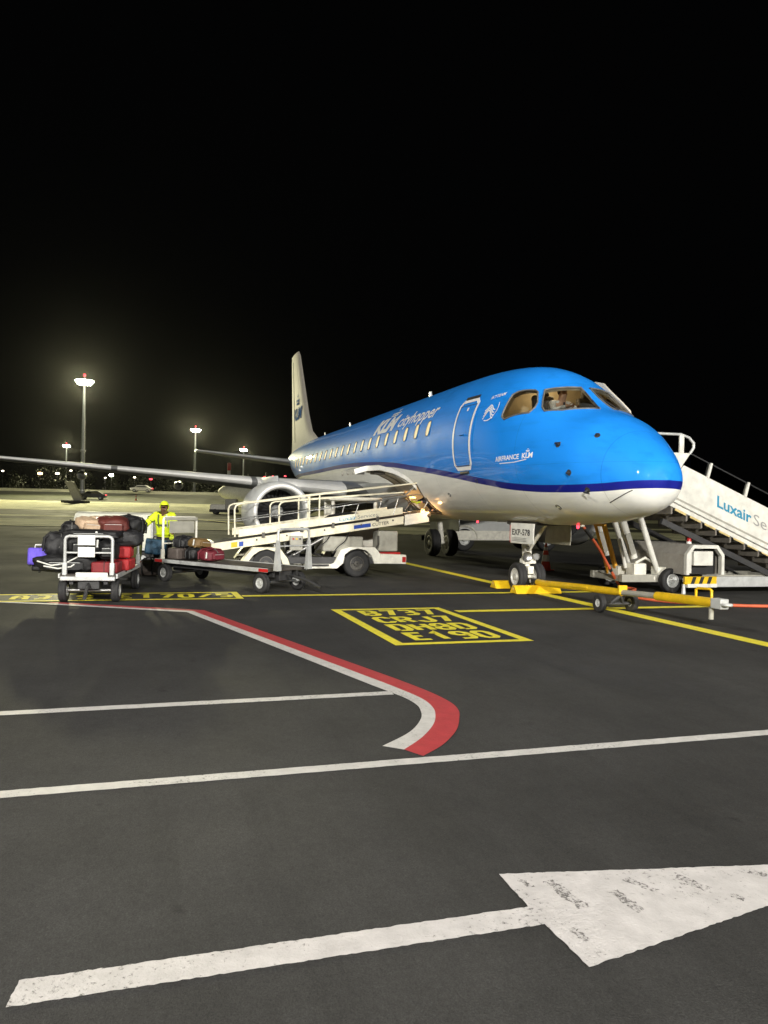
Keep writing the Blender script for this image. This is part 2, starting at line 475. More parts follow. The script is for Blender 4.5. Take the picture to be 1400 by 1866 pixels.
# ---------------------------------------------------------------- mesh helpers
class MB:
    def __init__(s):
        s.v, s.f = [], []
    def add(s, vs, fs):
        o = len(s.v)
        s.v += [Vector(v) for v in vs]
        s.f += [tuple(i + o for i in f) for f in fs]
        return s
    def box(s, c, d, rot=None):
        c = Vector(c)
        M = rot.to_matrix() if isinstance(rot, Euler) else (rot or Matrix.Identity(3))
        vs = [c + M @ Vector((x * d[0] / 2, y * d[1] / 2, z * d[2] / 2)) for x in (-1, 1) for y in (-1, 1) for z in (-1, 1)]
        return s.add(vs, [(0, 1, 3, 2), (4, 6, 7, 5), (0, 4, 5, 1), (2, 3, 7, 6), (0, 2, 6, 4), (1, 5, 7, 3)])
    def beam(s, p, q, w, h, up=(0, 0, 1)):
        p, q = Vector(p), Vector(q)
        d = (q - p).normalized()
        sd = d.cross(Vector(up))
        if sd.length < 1e-5:
            sd = d.cross(Vector((1, 0, 0)))
        sd.normalize()
        u = sd.cross(d)
        vs = [b + sd * (i * w / 2) + u * (j * h / 2) for b in (p, q) for i, j in ((-1, -1), (1, -1), (1, 1), (-1, 1))]
        return s.add(vs, [(3, 2, 1, 0), (4, 5, 6, 7), (0, 1, 5, 4), (1, 2, 6, 5), (2, 3, 7, 6), (3, 0, 4, 7)])
    def tube(s, p, q, r0, r1=None, n=10):
        return s.path([p, q], r0, n, r1=r1)
    def path(s, pts, r, n=8, closed=False, r1=None):
        pts = [Vector(p) for p in pts]
        m = len(pts)
        rings = []
        prev = None
        for i, p in enumerate(pts):
            a = pts[(i - 1) % m] if (closed or i > 0) else p
            b = pts[(i + 1) % m] if (closed or i < m - 1) else p
            d = (b - a).normalized()
            if prev is None:
                x = d.cross(Vector((0, 0, 1)))
                if x.length < 1e-3:
                    x = d.cross(Vector((0, 1, 0)))
            else:
                x = prev - d * prev.dot(d)
            x.normalize()
            prev = x
            y = d.cross(x)
            k = 1.0
            if 0 < i < m - 1 or closed:
                c = (p - a).normalized().dot((b - p).normalized())
                k = 1 / max(0.5, math.sqrt(max(0, (1 + c) / 2)))
            rr = r if r1 is None else r + (r1 - r) * i / (m - 1)
            rings.append([p + (x * math.cos(2 * math.pi * j / n) + y * math.sin(2 * math.pi * j / n)) * rr * (k if k < 1.5 else 1.5) for j in range(n)])
        return s.loft(rings, cap=not closed, loop=closed)
    def loft(s, rings, cap=True, loop=False, close=True):
        n = len(rings[0])
        vs = [p for r in rings for p in r]
        fs = []
        m = len(rings)
        for i in range(m if loop else m - 1):
            a, b = i * n, ((i + 1) % m) * n
            for j in range(n if close else n - 1):
                k = (j + 1) % n
                fs.append((a + j, a + k, b + k, b + j))
        if cap and not loop:
            fs.append(tuple(range(n - 1, -1, -1)))
            fs.append(tuple(range((m - 1) * n, m * n)))
        return s.add(vs, fs)
    def lathe(s, prof, o=(0, 0, 0), ax='y', n=24):
        """profile of (radius, distance along the axis)"""
        o = Vector(o)
        A = {'x': (Vector((0, 1, 0)), Vector((0, 0, 1)), Vector((1, 0, 0))), 'y': (Vector((0, 0, 1)), Vector((1, 0, 0)), Vector((0, 1, 0))),
             'z': (Vector((1, 0, 0)), Vector((0, 1, 0)), Vector((0, 0, 1)))}[ax]
        rings = [[o + A[0] * (r * math.cos(2 * math.pi * j / n)) + A[1] * (r * math.sin(2 * math.pi * j / n)) + A[2] * h for j in range(n)] for r, h in prof]
        return s.loft(rings, cap=False)
    def prism(s, poly, fn, t0, t1):
        """2-D polygon, fn(a, b, t) -> point, between depths t0 and t1"""
        n = len(poly)
        vs = [fn(a, b, t0) for a, b in poly] + [fn(a, b, t1) for a, b in poly]
        fs = [tuple(range(n - 1, -1, -1)), tuple(range(n, 2 * n))] + [(i, (i + 1) % n, n + (i + 1) % n, n + i) for i in range(n)]
        return s.add(vs, fs)
    def mesh(s, name):
        m = bpy.data.meshes.new(name)
        m.from_pydata(s.v, [], s.f)
        m.update()
        bm = bmesh.new()
        bm.from_mesh(m)
        bmesh.ops.recalc_face_normals(bm, faces=bm.faces)
        bm.to_mesh(m)
        bm.free()
        return m
    def build(s, name, material, parent=None, smooth=0, bevel=0.0, seg=2):
        return mkobj(name, s.mesh(name), material, parent, smooth, bevel, seg)

def mkobj(name, me, material, parent=None, smooth=0, bevel=0.0, seg=2):
    if smooth:
        me.shade_smooth()
        me.set_sharp_from_angle(angle=R(smooth))
    me.materials.append(MATS[material])
    o = bpy.data.objects.new(name, me)
    COL.objects.link(o)
    if parent:
        o.parent = parent
    if bevel > 0:
        b = o.modifiers.new('bevel', 'BEVEL')
        b.width = bevel
        b.segments = seg
        b.limit_method = 'ANGLE'
        b.angle_limit = R(40)
        me.shade_smooth()
        me.set_sharp_from_angle(angle=R(60))
    return o

def tag(o, label=None, cat=None, group=None, kind=None):
    if label: o['label'] = label
    if cat: o['category'] = cat
    if group: o['group'] = group
    if kind: o['kind'] = kind
    return o
def thing(name, label, cat, loc=(0, 0, 0), rz=0.0, group=None):
    o = bpy.data.objects.new(name, None)
    o.empty_display_size = 0.3
    o.location = loc
    o.rotation_euler = (0, 0, rz)
    COL.objects.link(o)
    return tag(o, label, cat, group)
def copy_tree(o, parent=None):
    c = o.copy()
    COL.objects.link(c)
    c.parent = parent
    for ch in o.children:
        copy_tree(ch, c)
    return c

def text_poly(body, size=1.0, bold=0.0, shear=0.0, space=1.0):
    """the outline of a word as flat triangles: (verts2d, faces, width)"""
    cu = bpy.data.curves.new('word', 'FONT')
    cu.body = body
    cu.size = size
    cu.shear = shear
    cu.offset = bold
    cu.space_character = space
    cu.resolution_u = 3
    o = bpy.data.objects.new('word', cu)
    COL.objects.link(o)
    bpy.context.view_layer.update()
    dg = bpy.context.evaluated_depsgraph_get()
    me = bpy.data.meshes.new_from_object(o.evaluated_get(dg))
    vs = [(v.co.x, v.co.y) for v in me.vertices]
    fs = [tuple(p.vertices) for p in me.polygons]
    bpy.data.objects.remove(o)
    bpy.data.curves.remove(cu)
    bpy.data.meshes.remove(me)
    x0 = min(v[0] for v in vs)
    vs = [(a - x0, b) for a, b in vs]
    return vs, fs, max(v[0] for v in vs)

def lettering(name, body, fn, material, parent, height, bold=0.0, shear=0.0, space=1.0, width=None, cut=0.0):
    """a word fitted to width x height, cut fine enough to lie on a curved skin; fn(a, b) -> point"""
    vs, fs, w = text_poly(body, 1.0, bold, shear, space)
    caps = text_poly('H', 1.0)[0]
    hh = max(v[1] for v in caps)
    ky = height / hh
    kx = (width / w) if width else ky
    bm = bmesh.new()
    bv = [bm.verts.new((a * kx, b * ky, 0)) for a, b in vs]
    for f in fs:
        try:
            bm.faces.new([bv[i] for i in f])
        except ValueError:
            pass
    if cut:
        for axis in (0, 1):
            lo = min(v.co[axis] for v in bm.verts)
            hi = max(v.co[axis] for v in bm.verts)
            c = lo + cut
            while c < hi:
                no = Vector((1, 0, 0)) if axis == 0 else Vector((0, 1, 0))
                bmesh.ops.bisect_plane(bm, geom=bm.verts[:] + bm.edges[:] + bm.faces[:], plane_co=no * c, plane_no=no)
                c += cut
    for v in bm.verts:
        v.co = Vector(fn(v.co.x, v.co.y))
    bmesh.ops.recalc_face_normals(bm, faces=bm.faces)
    me = bpy.data.meshes.new(name)
    bm.to_mesh(me)
    bm.free()
    return mkobj(name, me, material, parent)

def ribbon(pts, w, closed=False):
    """a mitred 2-D stripe: left and right outline points"""
    P = [Vector(p) for p in pts]
    L, Rr = [], []
    n = len(P)
    for i, p in enumerate(P):
        a = P[(i - 1) % n] if (i > 0 or closed) else None
        b = P[(i + 1) % n] if (i < n - 1 or closed) else None
        d1 = (p - a).normalized() if a is not None else (b - p).normalized()
        d2 = (b - p).normalized() if b is not None else d1
        n1 = Vector((-d1.y, d1.x))
        n2 = Vector((-d2.y, d2.x))
        m = (n1 + n2)
        m = m / max(0.35, m.length_squared) * 2 if m.length > 1e-4 else n1
        k = m * (w / 2)
        L.append(p + k)
        Rr.append(p - k)
    return L, Rr
def stripe(mb, pts, w, fn, z, closed=False):
    L, Q = ribbon(pts, w, closed)
    n = len(L)
    vs = [fn(p.x, p.y, z) for p in L] + [fn(p.x, p.y, z) for p in Q]
    fs = [(i, i + 1, n + i + 1, n + i) for i in range(n - 1)]
    if closed:
        fs.append((n - 1, 0, n, 2 * n - 1))
    mb.add(vs, fs)

def arc(c, r, a0, a1, n, plane='xz'):
    out = []
    for i in range(n + 1):
        a = R(a0 + (a1 - a0) * i / n)
        u, w = r * math.cos(a), r * math.sin(a)
        out.append({'xz': (c[0] + u, c[1], c[2] + w), 'yz': (c[0], c[1] + u, c[2] + w), 'xy': (c[0] + u, c[1] + w, c[2])}[plane])
    return out

def smooth_path(pts, k=6):
    P = [Vector(p) for p in pts]
    out = []
    for i in range(len(P) - 1):
        p0, p1, p2, p3 = P[max(0, i - 1)], P[i], P[i + 1], P[min(len(P) - 1, i + 2)]
        for j in range(k):
            t = j / k
            out.append(.5 * ((2 * p1) + (p2 - p0) * t + (2 * p0 - 5 * p1 + 4 * p2 - p3) * t * t + (3 * p1 - p0 - 3 * p2 + p3) * t ** 3))
    return out + [P[-1]]

def skin(name, verts, edges, radii, material, parent, sub=2, root=0):
    """one continuous surface grown round a skeleton of joints"""
    me = bpy.data.meshes.new(name)
    me.from_pydata([Vector(v) for v in verts], edges, [])
    o = bpy.data.objects.new(name, me)
    COL.objects.link(o)
    m = o.modifiers.new('skin', 'SKIN')
    m.use_smooth_shade = True
    for i, r in enumerate(radii):
        sv = me.skin_vertices[0].data[i]
        sv.radius = r if isinstance(r, tuple) else (r, r)
        sv.use_root = (i == root)
    ss = o.modifiers.new('sub', 'SUBSURF')
    ss.levels = ss.render_levels = sub
    bpy.context.view_layer.update()
    dg = bpy.context.evaluated_depsgraph_get()
    ev = bpy.data.meshes.new_from_object(o.evaluated_get(dg))
    bpy.data.objects.remove(o)
    bpy.data.meshes.remove(me)
    ev.name = name
    ev.materials.clear()
    ev.shade_smooth()
    ev.materials.append(MATS[material])
    ob = bpy.data.objects.new(name, ev)
    COL.objects.link(ob)
    if parent:
        ob.parent = parent
    return ob

def wheel(parent, c, r, w, ax='y', rim='rim_white', name='wheel', rr=0.55, rot=0.0):
    """a tyre as the part, its rim and hub as sub-parts"""
    t = MB().lathe([(r * rr, -w * .42), (r * .80, -w * .5), (r * .93, -w * .46), (r, -w * .30), (r, -w * .1), (r * .985, -w * .08), (r * .985, -w * .04), (r, -w * .02), (r, w * .02), (r * .985, w * .04),
                    (r * .985, w * .08), (r, w * .1), (r, w * .30), (r * .93, w * .46), (r * .80, w * .5), (r * rr, w * .42)], (0, 0, 0), ax, 28).build(name, 'rubber', parent, 50)
    t.location = c
    t.rotation_euler = (0, 0, rot)
    q = r * rr
    d = MB().lathe([(q * 1.02, -w * .43), (q * .93, -w * .44), (q * .86, -w * .28), (q * .45, -w * .24), (q * .38, -w * .42), (q * .10, -w * .44), (q * .10, w * .44), (q * .38, w * .42), (q * .45, w * .24), (q * .86, w * .28), (q * .93, w * .44), (q * 1.02, w * .43)],
                   (0, 0, 0), ax, 24)
    for k in range(6):
        a = k * math.pi / 3
        for sgn in (-1, 1):
            p = {'y': (q * .62 * math.sin(a), sgn * w * .27, q * .62 * math.cos(a)), 'x': (sgn * w * .27, q * .62 * math.cos(a), q * .62 * math.sin(a))}[ax]
            d.box(p, (q * .14, q * .14, q * .14))
    d.build('rim', rim, t, 40)
    return t

# ---------------------------------------------------------------- ground and markings
def sheet(name, material, X0, X1, Y0, Y1, nx, ny, off, skew=0.0, ys=None):
    mb = MB()
    ys = ys or [Y0 + (Y1 - Y0) * j / ny for j in range(ny + 1)]
    vs = []
    for y in ys:
        for i in range(nx + 1):
            X = X0 + (X1 - X0) * i / nx
            Y = y + X * skew
            vs.append(C2W(X, Y, hz(Y) + off))
    w = nx + 1
    mb.add(vs, [(j * w + i, j * w + i + 1, (j + 1) * w + i + 1, (j + 1) * w + i) for j in range(len(ys) - 1) for i in range(nx)])
    o = mb.build(name, material)
    return tag(o, kind='structure')
sheet('ground', 'asphalt', -900, 900, 0, 0, 2, 0, 0.0, ys=[-300, 0, 30, 62, 95, 122, 150, 165, 200, 280, 600, 1500, 2400])
STRIPS = [('concrete_apron', 'concrete', 50, 67), ('taxiway', 'far_asphalt', 67, 74), ('concrete_apron', 'concrete', 74, 78), ('taxiway', 'far_asphalt', 78, 97), ('concrete_apron', 'concrete', 97, 122),
          ('grass_strip', 'grass', 122, 152), ('taxiway', 'concrete', 152, 164), ('grass_strip', 'grass', 164, 700)]
for n, m, a, b in STRIPS:
    sheet(n, m, -420, 420, a, b, 30, 8, 0.03, 0.0)

def G(u, v, z):
    return Vector((u, v, z))
def flat(name, material, poly, z=0.004):
    mb = MB()
    mb.add([(a, b, z) for a, b in poly], [tuple(range(len(poly)))])
    return tag(mb.build(name, material), kind='structure')
def line(name, material, p, q, w, z=0.004):
    mb = MB()
    n = max(12, int((Vector(q) - Vector(p)).length / .05))
    pts = [Vector(p).lerp(Vector(q), i / n) for i in range(n + 1)]
    pts = [x + Vector((random.uniform(-.003, .003), random.uniform(-.003, .003))) for x in pts]
    stripe(mb, pts, w, G, z)
    return tag(mb.build(name, material), kind='structure')

line('yellow_line', 'yellow_paint', (-16, 0), (24, 0), 0.27)
line('yellow_line', 'yellow_paint', (-0.42, 5.98), (-0.42, -2.2), 0.20, 0.008)
line('yellow_line', 'yellow_paint', (-2.95, 2.84), (-2.95, -2.6), 0.22, 0.008)
line('white_line', 'white_paint', (-9.84, 16.0), (-9.86, -8.0), 0.115)
line('white_line', 'white_paint', (-8.03, 16.0), (-8.03, 5.60), 0.125)

WO = [(0.2, 12.4), (-0.72, 9.98), (-1.14, 9.05), (-2.33, 6.97), (-7.64, 5.55), (-8.02, 5.46), (-8.31, 5.41), (-8.55, 5.42), (-8.76, 5.47), (-9.06, 5.60), (-9.37, 5.81), (-9.61, 6.03)]
WI = [(0.06, 12.44), (-0.86, 10.0), (-1.26, 9.09), (-2.45, 7.07), (-7.72, 5.69), (-8.04, 5.60), (-8.26, 5.545), (-8.46, 5.53), (-8.62, 5.55), (-8.89, 5.64), (-9.22, 5.85), (-9.50, 6.15)]
RO = [(-0.95, 9.10), (-1.06, 8.85), (-2.26, 6.80), (-7.48, 5.39), (-8.05, 5.26), (-8.45, 5.215), (-8.72, 5.25), (-8.95, 5.34), (-9.25, 5.49), (-9.56, 5.72), (-9.77, 5.95)]
def round_off(A, k0):
    P = [Vector(p) for p in A]
    out = P[:k0]
    for i in range(k0, len(P) - 1):
        p0, p1, p2, p3 = P[max(k0, i - 1)], P[i], P[i + 1], P[min(len(P) - 1, i + 2)]
        for j in range(6):
            t = j / 6
            out.append(.5 * ((2 * p1) + (p2 - p0) * t + (2 * p0 - 5 * p1 + 4 * p2 - p3) * t * t + (3 * p1 - p0 - 3 * p2 + p3) * t ** 3))
    return [tuple(p) for p in out + [P[-1]]]
RI = [(-1.00, 9.20)] + [(-1.15, 9.02)] + WO[3:]
def band(name, material, A, B, z):
    n = min(len(A), len(B))
    mb = MB()
    mb.add([(a, b, z) for a, b in A[:n]] + [(a, b, z) for a, b in B[:n]], [(i, i + 1, n + i + 1, n + i) for i in range(n - 1)])
    return tag(mb.build(name, material), kind='structure')
band('white_line', 'white_paint', round_off(WI, 4), round_off(WO, 4), 0.006)
band('red_line', 'red_paint', round_off(RI, 3), round_off(RO, 3), 0.006)
ARW = []
for p_ in [(-11.86, 8.17), (-11.865, 6.21), (-12.17, 6.20), (-11.80, 4.24), (-11.43, 6.20), (-11.725, 6.21), (-11.715, 8.15)]:
    ARW.append(Vector(p_))
ARE = []
for i_ in range(7):
    a_, b_ = ARW[i_], ARW[(i_ + 1) % 7]
    k_ = max(2, int((b_ - a_).length / .02))
    ARE += [a_.lerp(b_, j_ / k_) + (Vector((random.uniform(-.0035, .0035), random.uniform(-.0035, .0035))) if j_ else Vector((0, 0))) for j_ in range(k_)]
flat('direction_arrow', 'arrow_paint', [tuple(p_) for p_ in ARE], 0.005)

def worn_mat():
    m = mat('worn_paint', (0.17, 0.16, 0.155), 0.8)
    nt = m.node_tree
    tc = nd(nt, 'ShaderNodeTexCoord')
    n = nd(nt, 'ShaderNodeTexNoise')
    n.inputs['Scale'].default_value = 55
    n.inputs['Detail'].default_value = 6
    n.inputs['Roughness'].default_value = 0.75
    nt.links.new(tc.outputs['Object'], n.inputs['Vector'])
    r = nd(nt, 'ShaderNodeMapRange')
    r.inputs[1].default_value = 0.46
    r.inputs[2].default_value = 0.60
    r.inputs[4].default_value = 0.8
    nt.links.new(n.outputs['Fac'], r.inputs[0])
    nt.links.new(r.outputs[0], nt.nodes['Principled BSDF'].inputs['Alpha'])
worn_mat()
ar = bpy.data.objects['direction_arrow']
for (u0, v0, u1, v1, w) in ((-11.545, 6.02, -11.80, 5.99, .055), (-11.70, 5.79, -11.885, 5.77, .05), (-11.66, 5.42, -11.80, 5.37, .055), (-11.70, 5.06, -11.76, 5.02, .04), (-11.50, 6.13, -11.58, 6.12, .03), (-11.92, 6.12, -12.02, 6.11, .03), (-11.62, 5.66, -11.75, 5.60, .04), (-11.86, 5.30, -11.92, 5.28, .03)):
    mb = MB()
    pts = [Vector((u0 + (u1 - u0) * t / 8 , v0 + (v1 - v0) * t / 8 + random.uniform(-.006, .006))) for t in range(9)]
    L_, Q_ = ribbon(pts, w)
    L_ = [p + Vector((0, random.uniform(-.01, .01))) for p in L_]
    Q_ = [p + Vector((0, random.uniform(-.01, .01))) for p in Q_]
    mb.add([(p.x, p.y, .0062) for p in L_] + [(p.x, p.y, .0062) for p in Q_], [(i, i + 1, 9 + i + 1, 9 + i) for i in range(8)])
    mb.build('worn_streak', 'worn_paint', ar)

GLY = {'B': [[(0, 0), (0, 6), (3, 6), (4, 5), (4, 4), (3, 3), (0.4, 3)], [(3, 3), (4, 2), (4, 1), (3, 0), (0.4, 0)]], '7': [[(0, 6), (4, 6), (1.5, 0)]],
       '3': [[(0, 6), (3, 6), (4, 5), (4, 4), (3, 3), (1, 3)], [(3, 3), (4, 2), (4, 1), (3, 0), (0, 0)]], 'C': [[(4, 4.6), (4, 5), (3, 6), (1, 6), (0, 5), (0, 1), (1, 0), (3, 0), (4, 1), (4, 1.4)]],
       'R': [[(0, 0), (0, 6), (3, 6), (4, 5), (4, 4), (3, 3), (0.4, 3)], [(2, 3), (4, 0)]], 'J': [[(4, 6), (4, 1), (3, 0), (1, 0), (0, 1), (0, 1.6)]],
       'D': [[(0, 0), (0, 6), (3, 6), (4, 5), (4, 1), (3, 0), (0.4, 0)]], 'H': [[(0, 0), (0, 6)], [(4, 0), (4, 6)], [(0.4, 3), (3.6, 3)]],
       '8': [[(1, 3), (0, 4), (0, 5), (1, 6), (3, 6), (4, 5), (4, 4), (3, 3), (1, 3), (0, 2), (0, 1), (1, 0), (3, 0), (4, 1), (4, 2), (3.2, 2.8)]],
       'E': [[(4, 6), (0, 6), (0, 0), (4, 0)], [(0.4, 3), (3.2, 3)]], '1': [[(0.8, 5), (2, 6), (2, 0)]], '9': [[(3.6, 3), (1, 3), (0, 4), (0, 5), (1, 6), (3, 6), (4, 5), (4, 1), (3, 0), (0, 0)]],
       '0': [[(2, 0), (1, 0), (0, 1), (0, 5), (1, 6), (3, 6), (4, 5), (4, 1), (3, 0), (2, 0)]], 'A': [[(0, 0), (0, 4.5), (1.2, 6), (2.8, 6), (4, 4.5), (4, 0)], [(0.4, 2.5), (3.6, 2.5)]],
       '/': [[(0, 0), (4, 6)]], '5': [[(4, 6), (0, 6), (0, 3.4), (3, 3.4), (4, 2.5), (4, 1), (3, 0), (0, 0)]]}
def block_text(parent, body, u0, v0, h, w, gap, sw, z):
    """stencilled apron lettering; u0 foot of the line, v0 its left end seen from the terminal"""
    v = v0
    for ch in body:
        if ch != ' ':
            mb = MB()
            for k, pl in enumerate(GLY[ch]):
                stripe(mb, [(u0 + b / 6 * h, v - a / 4 * w) for a, b in pl], sw, G, z + 0.001 * k)
            mb.build('letter', 'yellow_paint', parent)
        v -= w + gap
def stand_box(u0, u1, v0, v1, rows, h, w, gap, sw, lw, v_in, us):
    o = flat('stand_number_panel', 'black_paint', [(u0, v0), (u1, v0), (u1, v1), (u0, v1)], 0.006)
    mb = MB()
    stripe(mb, [(u0, v0), (u1, v0), (u1, v1), (u0, v1)], lw, G, 0.008, True)
    mb.build('border', 'yellow_paint', o)
    for t, u in zip(rows, us):
        block_text(o, t, u, v_in, h, w, gap, sw, 0.010)
stand_box(-5.70, -2.52, 4.75, 3.02, ['B737', 'CRJ7', 'DH8D', 'E190'], 0.50, 0.19, 0.125, 0.10, 0.135, 4.41, [-3.24, -3.97, -4.70, -5.43])
stand_box(-0.78, 0.20, 10.9, 6.06, ['A319 E170/5'], 0.50, 0.19, 0.15, 0.10, 0.12, 9.78, [-0.54])
line('yellow_line', 'yellow_paint', tuple(C2W(-26.0, 90)[:2]), tuple(C2W(-9.8, 60)[:2]), 0.5, 0.2)

# ---------------------------------------------------------------- the aircraft
KX = [-4.5, -4.42, -4.2, -3.8, -3.3, -2.73, -2.04, -1.4, -.7, 0.2, 1.2, 3, 14.0, 16.5, 19, 22, 25, 27.2]
KT = [2.2, 2.455, 2.71, 3.01, 3.30, 3.52, 3.98, 4.36, 4.57, 4.68, 4.73, 4.75, 4.75, 4.75, 4.74, 4.68, 4.55, 4.42]
KB = [2.2, 1.982, 1.76, 1.62, 1.53, 1.48, 1.43, 1.41, 1.41, 1.41, 1.41, 1.41, 1.41, 1.6, 2.05, 2.75, 3.5, 4.02]
KW = [0.0, .277, .50, .75, 1.0, 1.163, 1.301, 1.395, 1.448, 1.487, 1.502, 1.505, 1.505, 1.47, 1.3, .95, .5, .15]
KM = [2.2, 2.215, 2.2, 2.29, 2.41, 2.52, 2.662, 2.814, 2.949, 3.069, 3.1, 3.1, 3.1, 3.2, 3.45, 3.75, 4.05, 4.22]
def pchip(xk, yk):
    n = len(xk)
    h = [xk[i + 1] - xk[i] for i in range(n - 1)]
    d = [(yk[i + 1] - yk[i]) / h[i] for i in range(n - 1)]
    m = [0.0] * n
    for i in range(1, n - 1):
        if d[i - 1] * d[i] > 0:
            w1, w2 = 2 * h[i] + h[i - 1], h[i] + 2 * h[i - 1]
            m[i] = (w1 + w2) / (w1 / d[i - 1] + w2 / d[i])
    m[0], m[-1] = d[0], d[-1]
    def f(x):
        x = min(max(x, xk[0]), xk[-1])
        i = 0
        while i < n - 2 and x > xk[i + 1]:
            i += 1
        t = (x - xk[i]) / h[i]
        return (1 + 2 * t) * (1 - t) ** 2 * yk[i] + t * (1 - t) ** 2 * h[i] * m[i] + t * t * (3 - 2 * t) * yk[i + 1] + t * t * (t - 1) * h[i] * m[i + 1]
    return f
fT, fB, fW, fM = pchip(KX, KT), pchip(KX, KB), pchip(KX, KW), pchip(KX, KM)
def fus(x, a):
    """skin point at station x and angle a (0 = starboard, 90 deg = crown)"""
    s = math.sin(a)
    zm = fM(x)
    return Vector((x, fW(x) * math.cos(a), zm + ((fT(x) - zm) if s > 0 else (zm - fB(x))) * s))
def fus_n(x, a):
    e = 1e-3
    dx = fus(x + e, a) - fus(x - e, a)
    da = fus(x, a + e) - fus(x, a - e)
    n = da.cross(dx)
    if n.length < 1e-9:
        return Vector((-1, 0, 0))
    n.normalize()
    c = fus(x, a)
    if n.dot(c - Vector((x + (0.5 if x < -3 else 0), 0, fM(x)))) < 0:
        n = -n
    return n
def ang_at(x, z):
    zm = fM(x)
    s = (z - zm) / ((fT(x) - zm) if z > zm else (zm - fB(x)))
    return math.asin(max(-1, min(1, s)))
def skin_pt(x, z, off=0.0, side=1):
    a = ang_at(x, z)
    p = fus(x, a) + fus_n(x, a) * off
    return Vector((p.x, p.y * side, p.z))

plane = thing('airliner', 'blue and white twin-engine passenger jet parked nose towards the camera', 'aircraft')

XS = [-4.5 + 3.0 * (i / 44) ** 2 for i in range(1, 45)] + [-1.5 + 0.22 * i for i in range(1, 40)]
XS = [x for x in XS if x < 6.9] + [7 + 0.5 * i for i in range(0, 41)] + [27.2]
NA = 88
mb = MB()
rings = [[fus(x, 2 * math.pi * j / NA) for j in range(NA)] for x in XS]
n0 = len(mb.v)
mb.loft(rings, cap=False)
mb.v.append(Vector((-4.5, 0, 2.2)))
tip = len(mb.v) - 1
for j in range(NA):
    mb.f.append((tip, (j + 1) % NA, j))
last = (len(XS) - 1) * NA
mb.f.append(tuple(last + j for j in range(NA)))
fus_me = mb.mesh('fuselage')
fus_o = bpy.data.objects.new('fuselage', fus_me)
COL.objects.link(fus_o)

# openings: cockpit with its windows, and the forward hold with its doorway
def win_prism(pts, d_out=0.15, d_in=0.30):
    c = sum(pts, Vector()) / len(pts)
    n = Vector()
    for i in range(len(pts)):
        n += (pts[i] - c).cross(pts[(i + 1) % len(pts)] - c)
    n.normalize()
    if n.dot(c - Vector((c.x + 0.6, 0, 2.9))) < 0:
        n = -n
    k = len(pts)
    m = MB()
    m.add([p + n * d_out for p in pts] + [p - n * d_in for p in pts] + [c + n * d_out, c - n * d_in],
          [(i, (i + 1) % k, k + (i + 1) % k, k + i) for i in range(k)] + [(2 * k, (i + 1) % k, i) for i in range(k)] + [(2 * k + 1, k + i, k + (i + 1) % k) for i in range(k)])
    return m
def dens(poly, k=3):
    out = []
    for i in range(len(poly)):
        a, b = Vector(poly[i]), Vector(poly[(i + 1) % len(poly)])
        for j in range(k):
            out.append(a.lerp(b, j / k))
    return out
# outlines as (station, angle in degrees)
SIDE = [(-1.27, 41), (-1.36, 45), (-1.69, 53), (-1.77, 53), (-1.96, 46), (-2.0, 41), (-1.96, 35), (-1.41, 21.5), (-1.31, 22.5), (-1.29, 25)]
WIND = [(-1.84, 58.5), (-1.97, 70), (-2.05, 80), (-2.08, 85.5), (-2.35, 85.5), (-2.79, 82), (-2.66, 68), (-2.49, 54.5), (-2.24, 43.5), (-2.14, 45), (-1.98, 52)]
def outline(poly, side, off=0.0, k=3):
    out = []
    for p in dens(poly, k):
        a = R(p[1])
        q = fus(p[0], a) + fus_n(p[0], a) * off
        out.append(Vector((q.x, q.y * side, q.z)))
    return out
cutters = []
for sd in (1, -1):
    for poly in (SIDE, WIND):
        cutters.append(win_prism(outline(poly, sd)))
cav = MB()
cr = []
for i in range(14):
    x = -2.72 + (1.95) * i / 13
    zf = 3.0
    a0 = ang_at(x, zf) if zf > fB(x) else 0
    ring = []
    for j in range(25):
        a = a0 + (math.pi - 2 * a0) * j / 24
        p = fus(x, a)
        c = Vector((x, 0, zf))
        q = c + (p - c) * 0.93
        q.x = x
        ring.append(q)
    cr.append(ring)
cav.loft(cr)
cutters.append(cav)
hold = MB().box((4.9, 0.05, 1.97), (3.4, 2.1, 0.80))
cutters.append(hold)
dw = MB().prism([(3.30, 1.58), (3.36, 1.53), (4.52, 1.53), (4.58, 1.58), (4.58, 2.26), (4.52, 2.32), (3.36, 2.32), (3.30, 2.26)], lambda a, b, t: Vector((a, t, b)), 0.30, 1.9)
cutters.append(dw)
cut_objs = []
for i, c in enumerate(cutters):
    co = bpy.data.objects.new('cutter', c.mesh('cutter'))
    COL.objects.link(co)
    cut_objs.append(co)
    md = fus_o.modifiers.new('b', 'BOOLEAN')
    md.operation = 'DIFFERENCE'
    md.solver = 'EXACT'
    md.object = co
bpy.context.view_layer.update()
dg = bpy.context.evaluated_depsgraph_get()
new_me = bpy.data.meshes.new_from_object(fus_o.evaluated_get(dg))
bpy.data.objects.remove(fus_o)
for co in cut_objs:
    bpy.data.objects.remove(co)
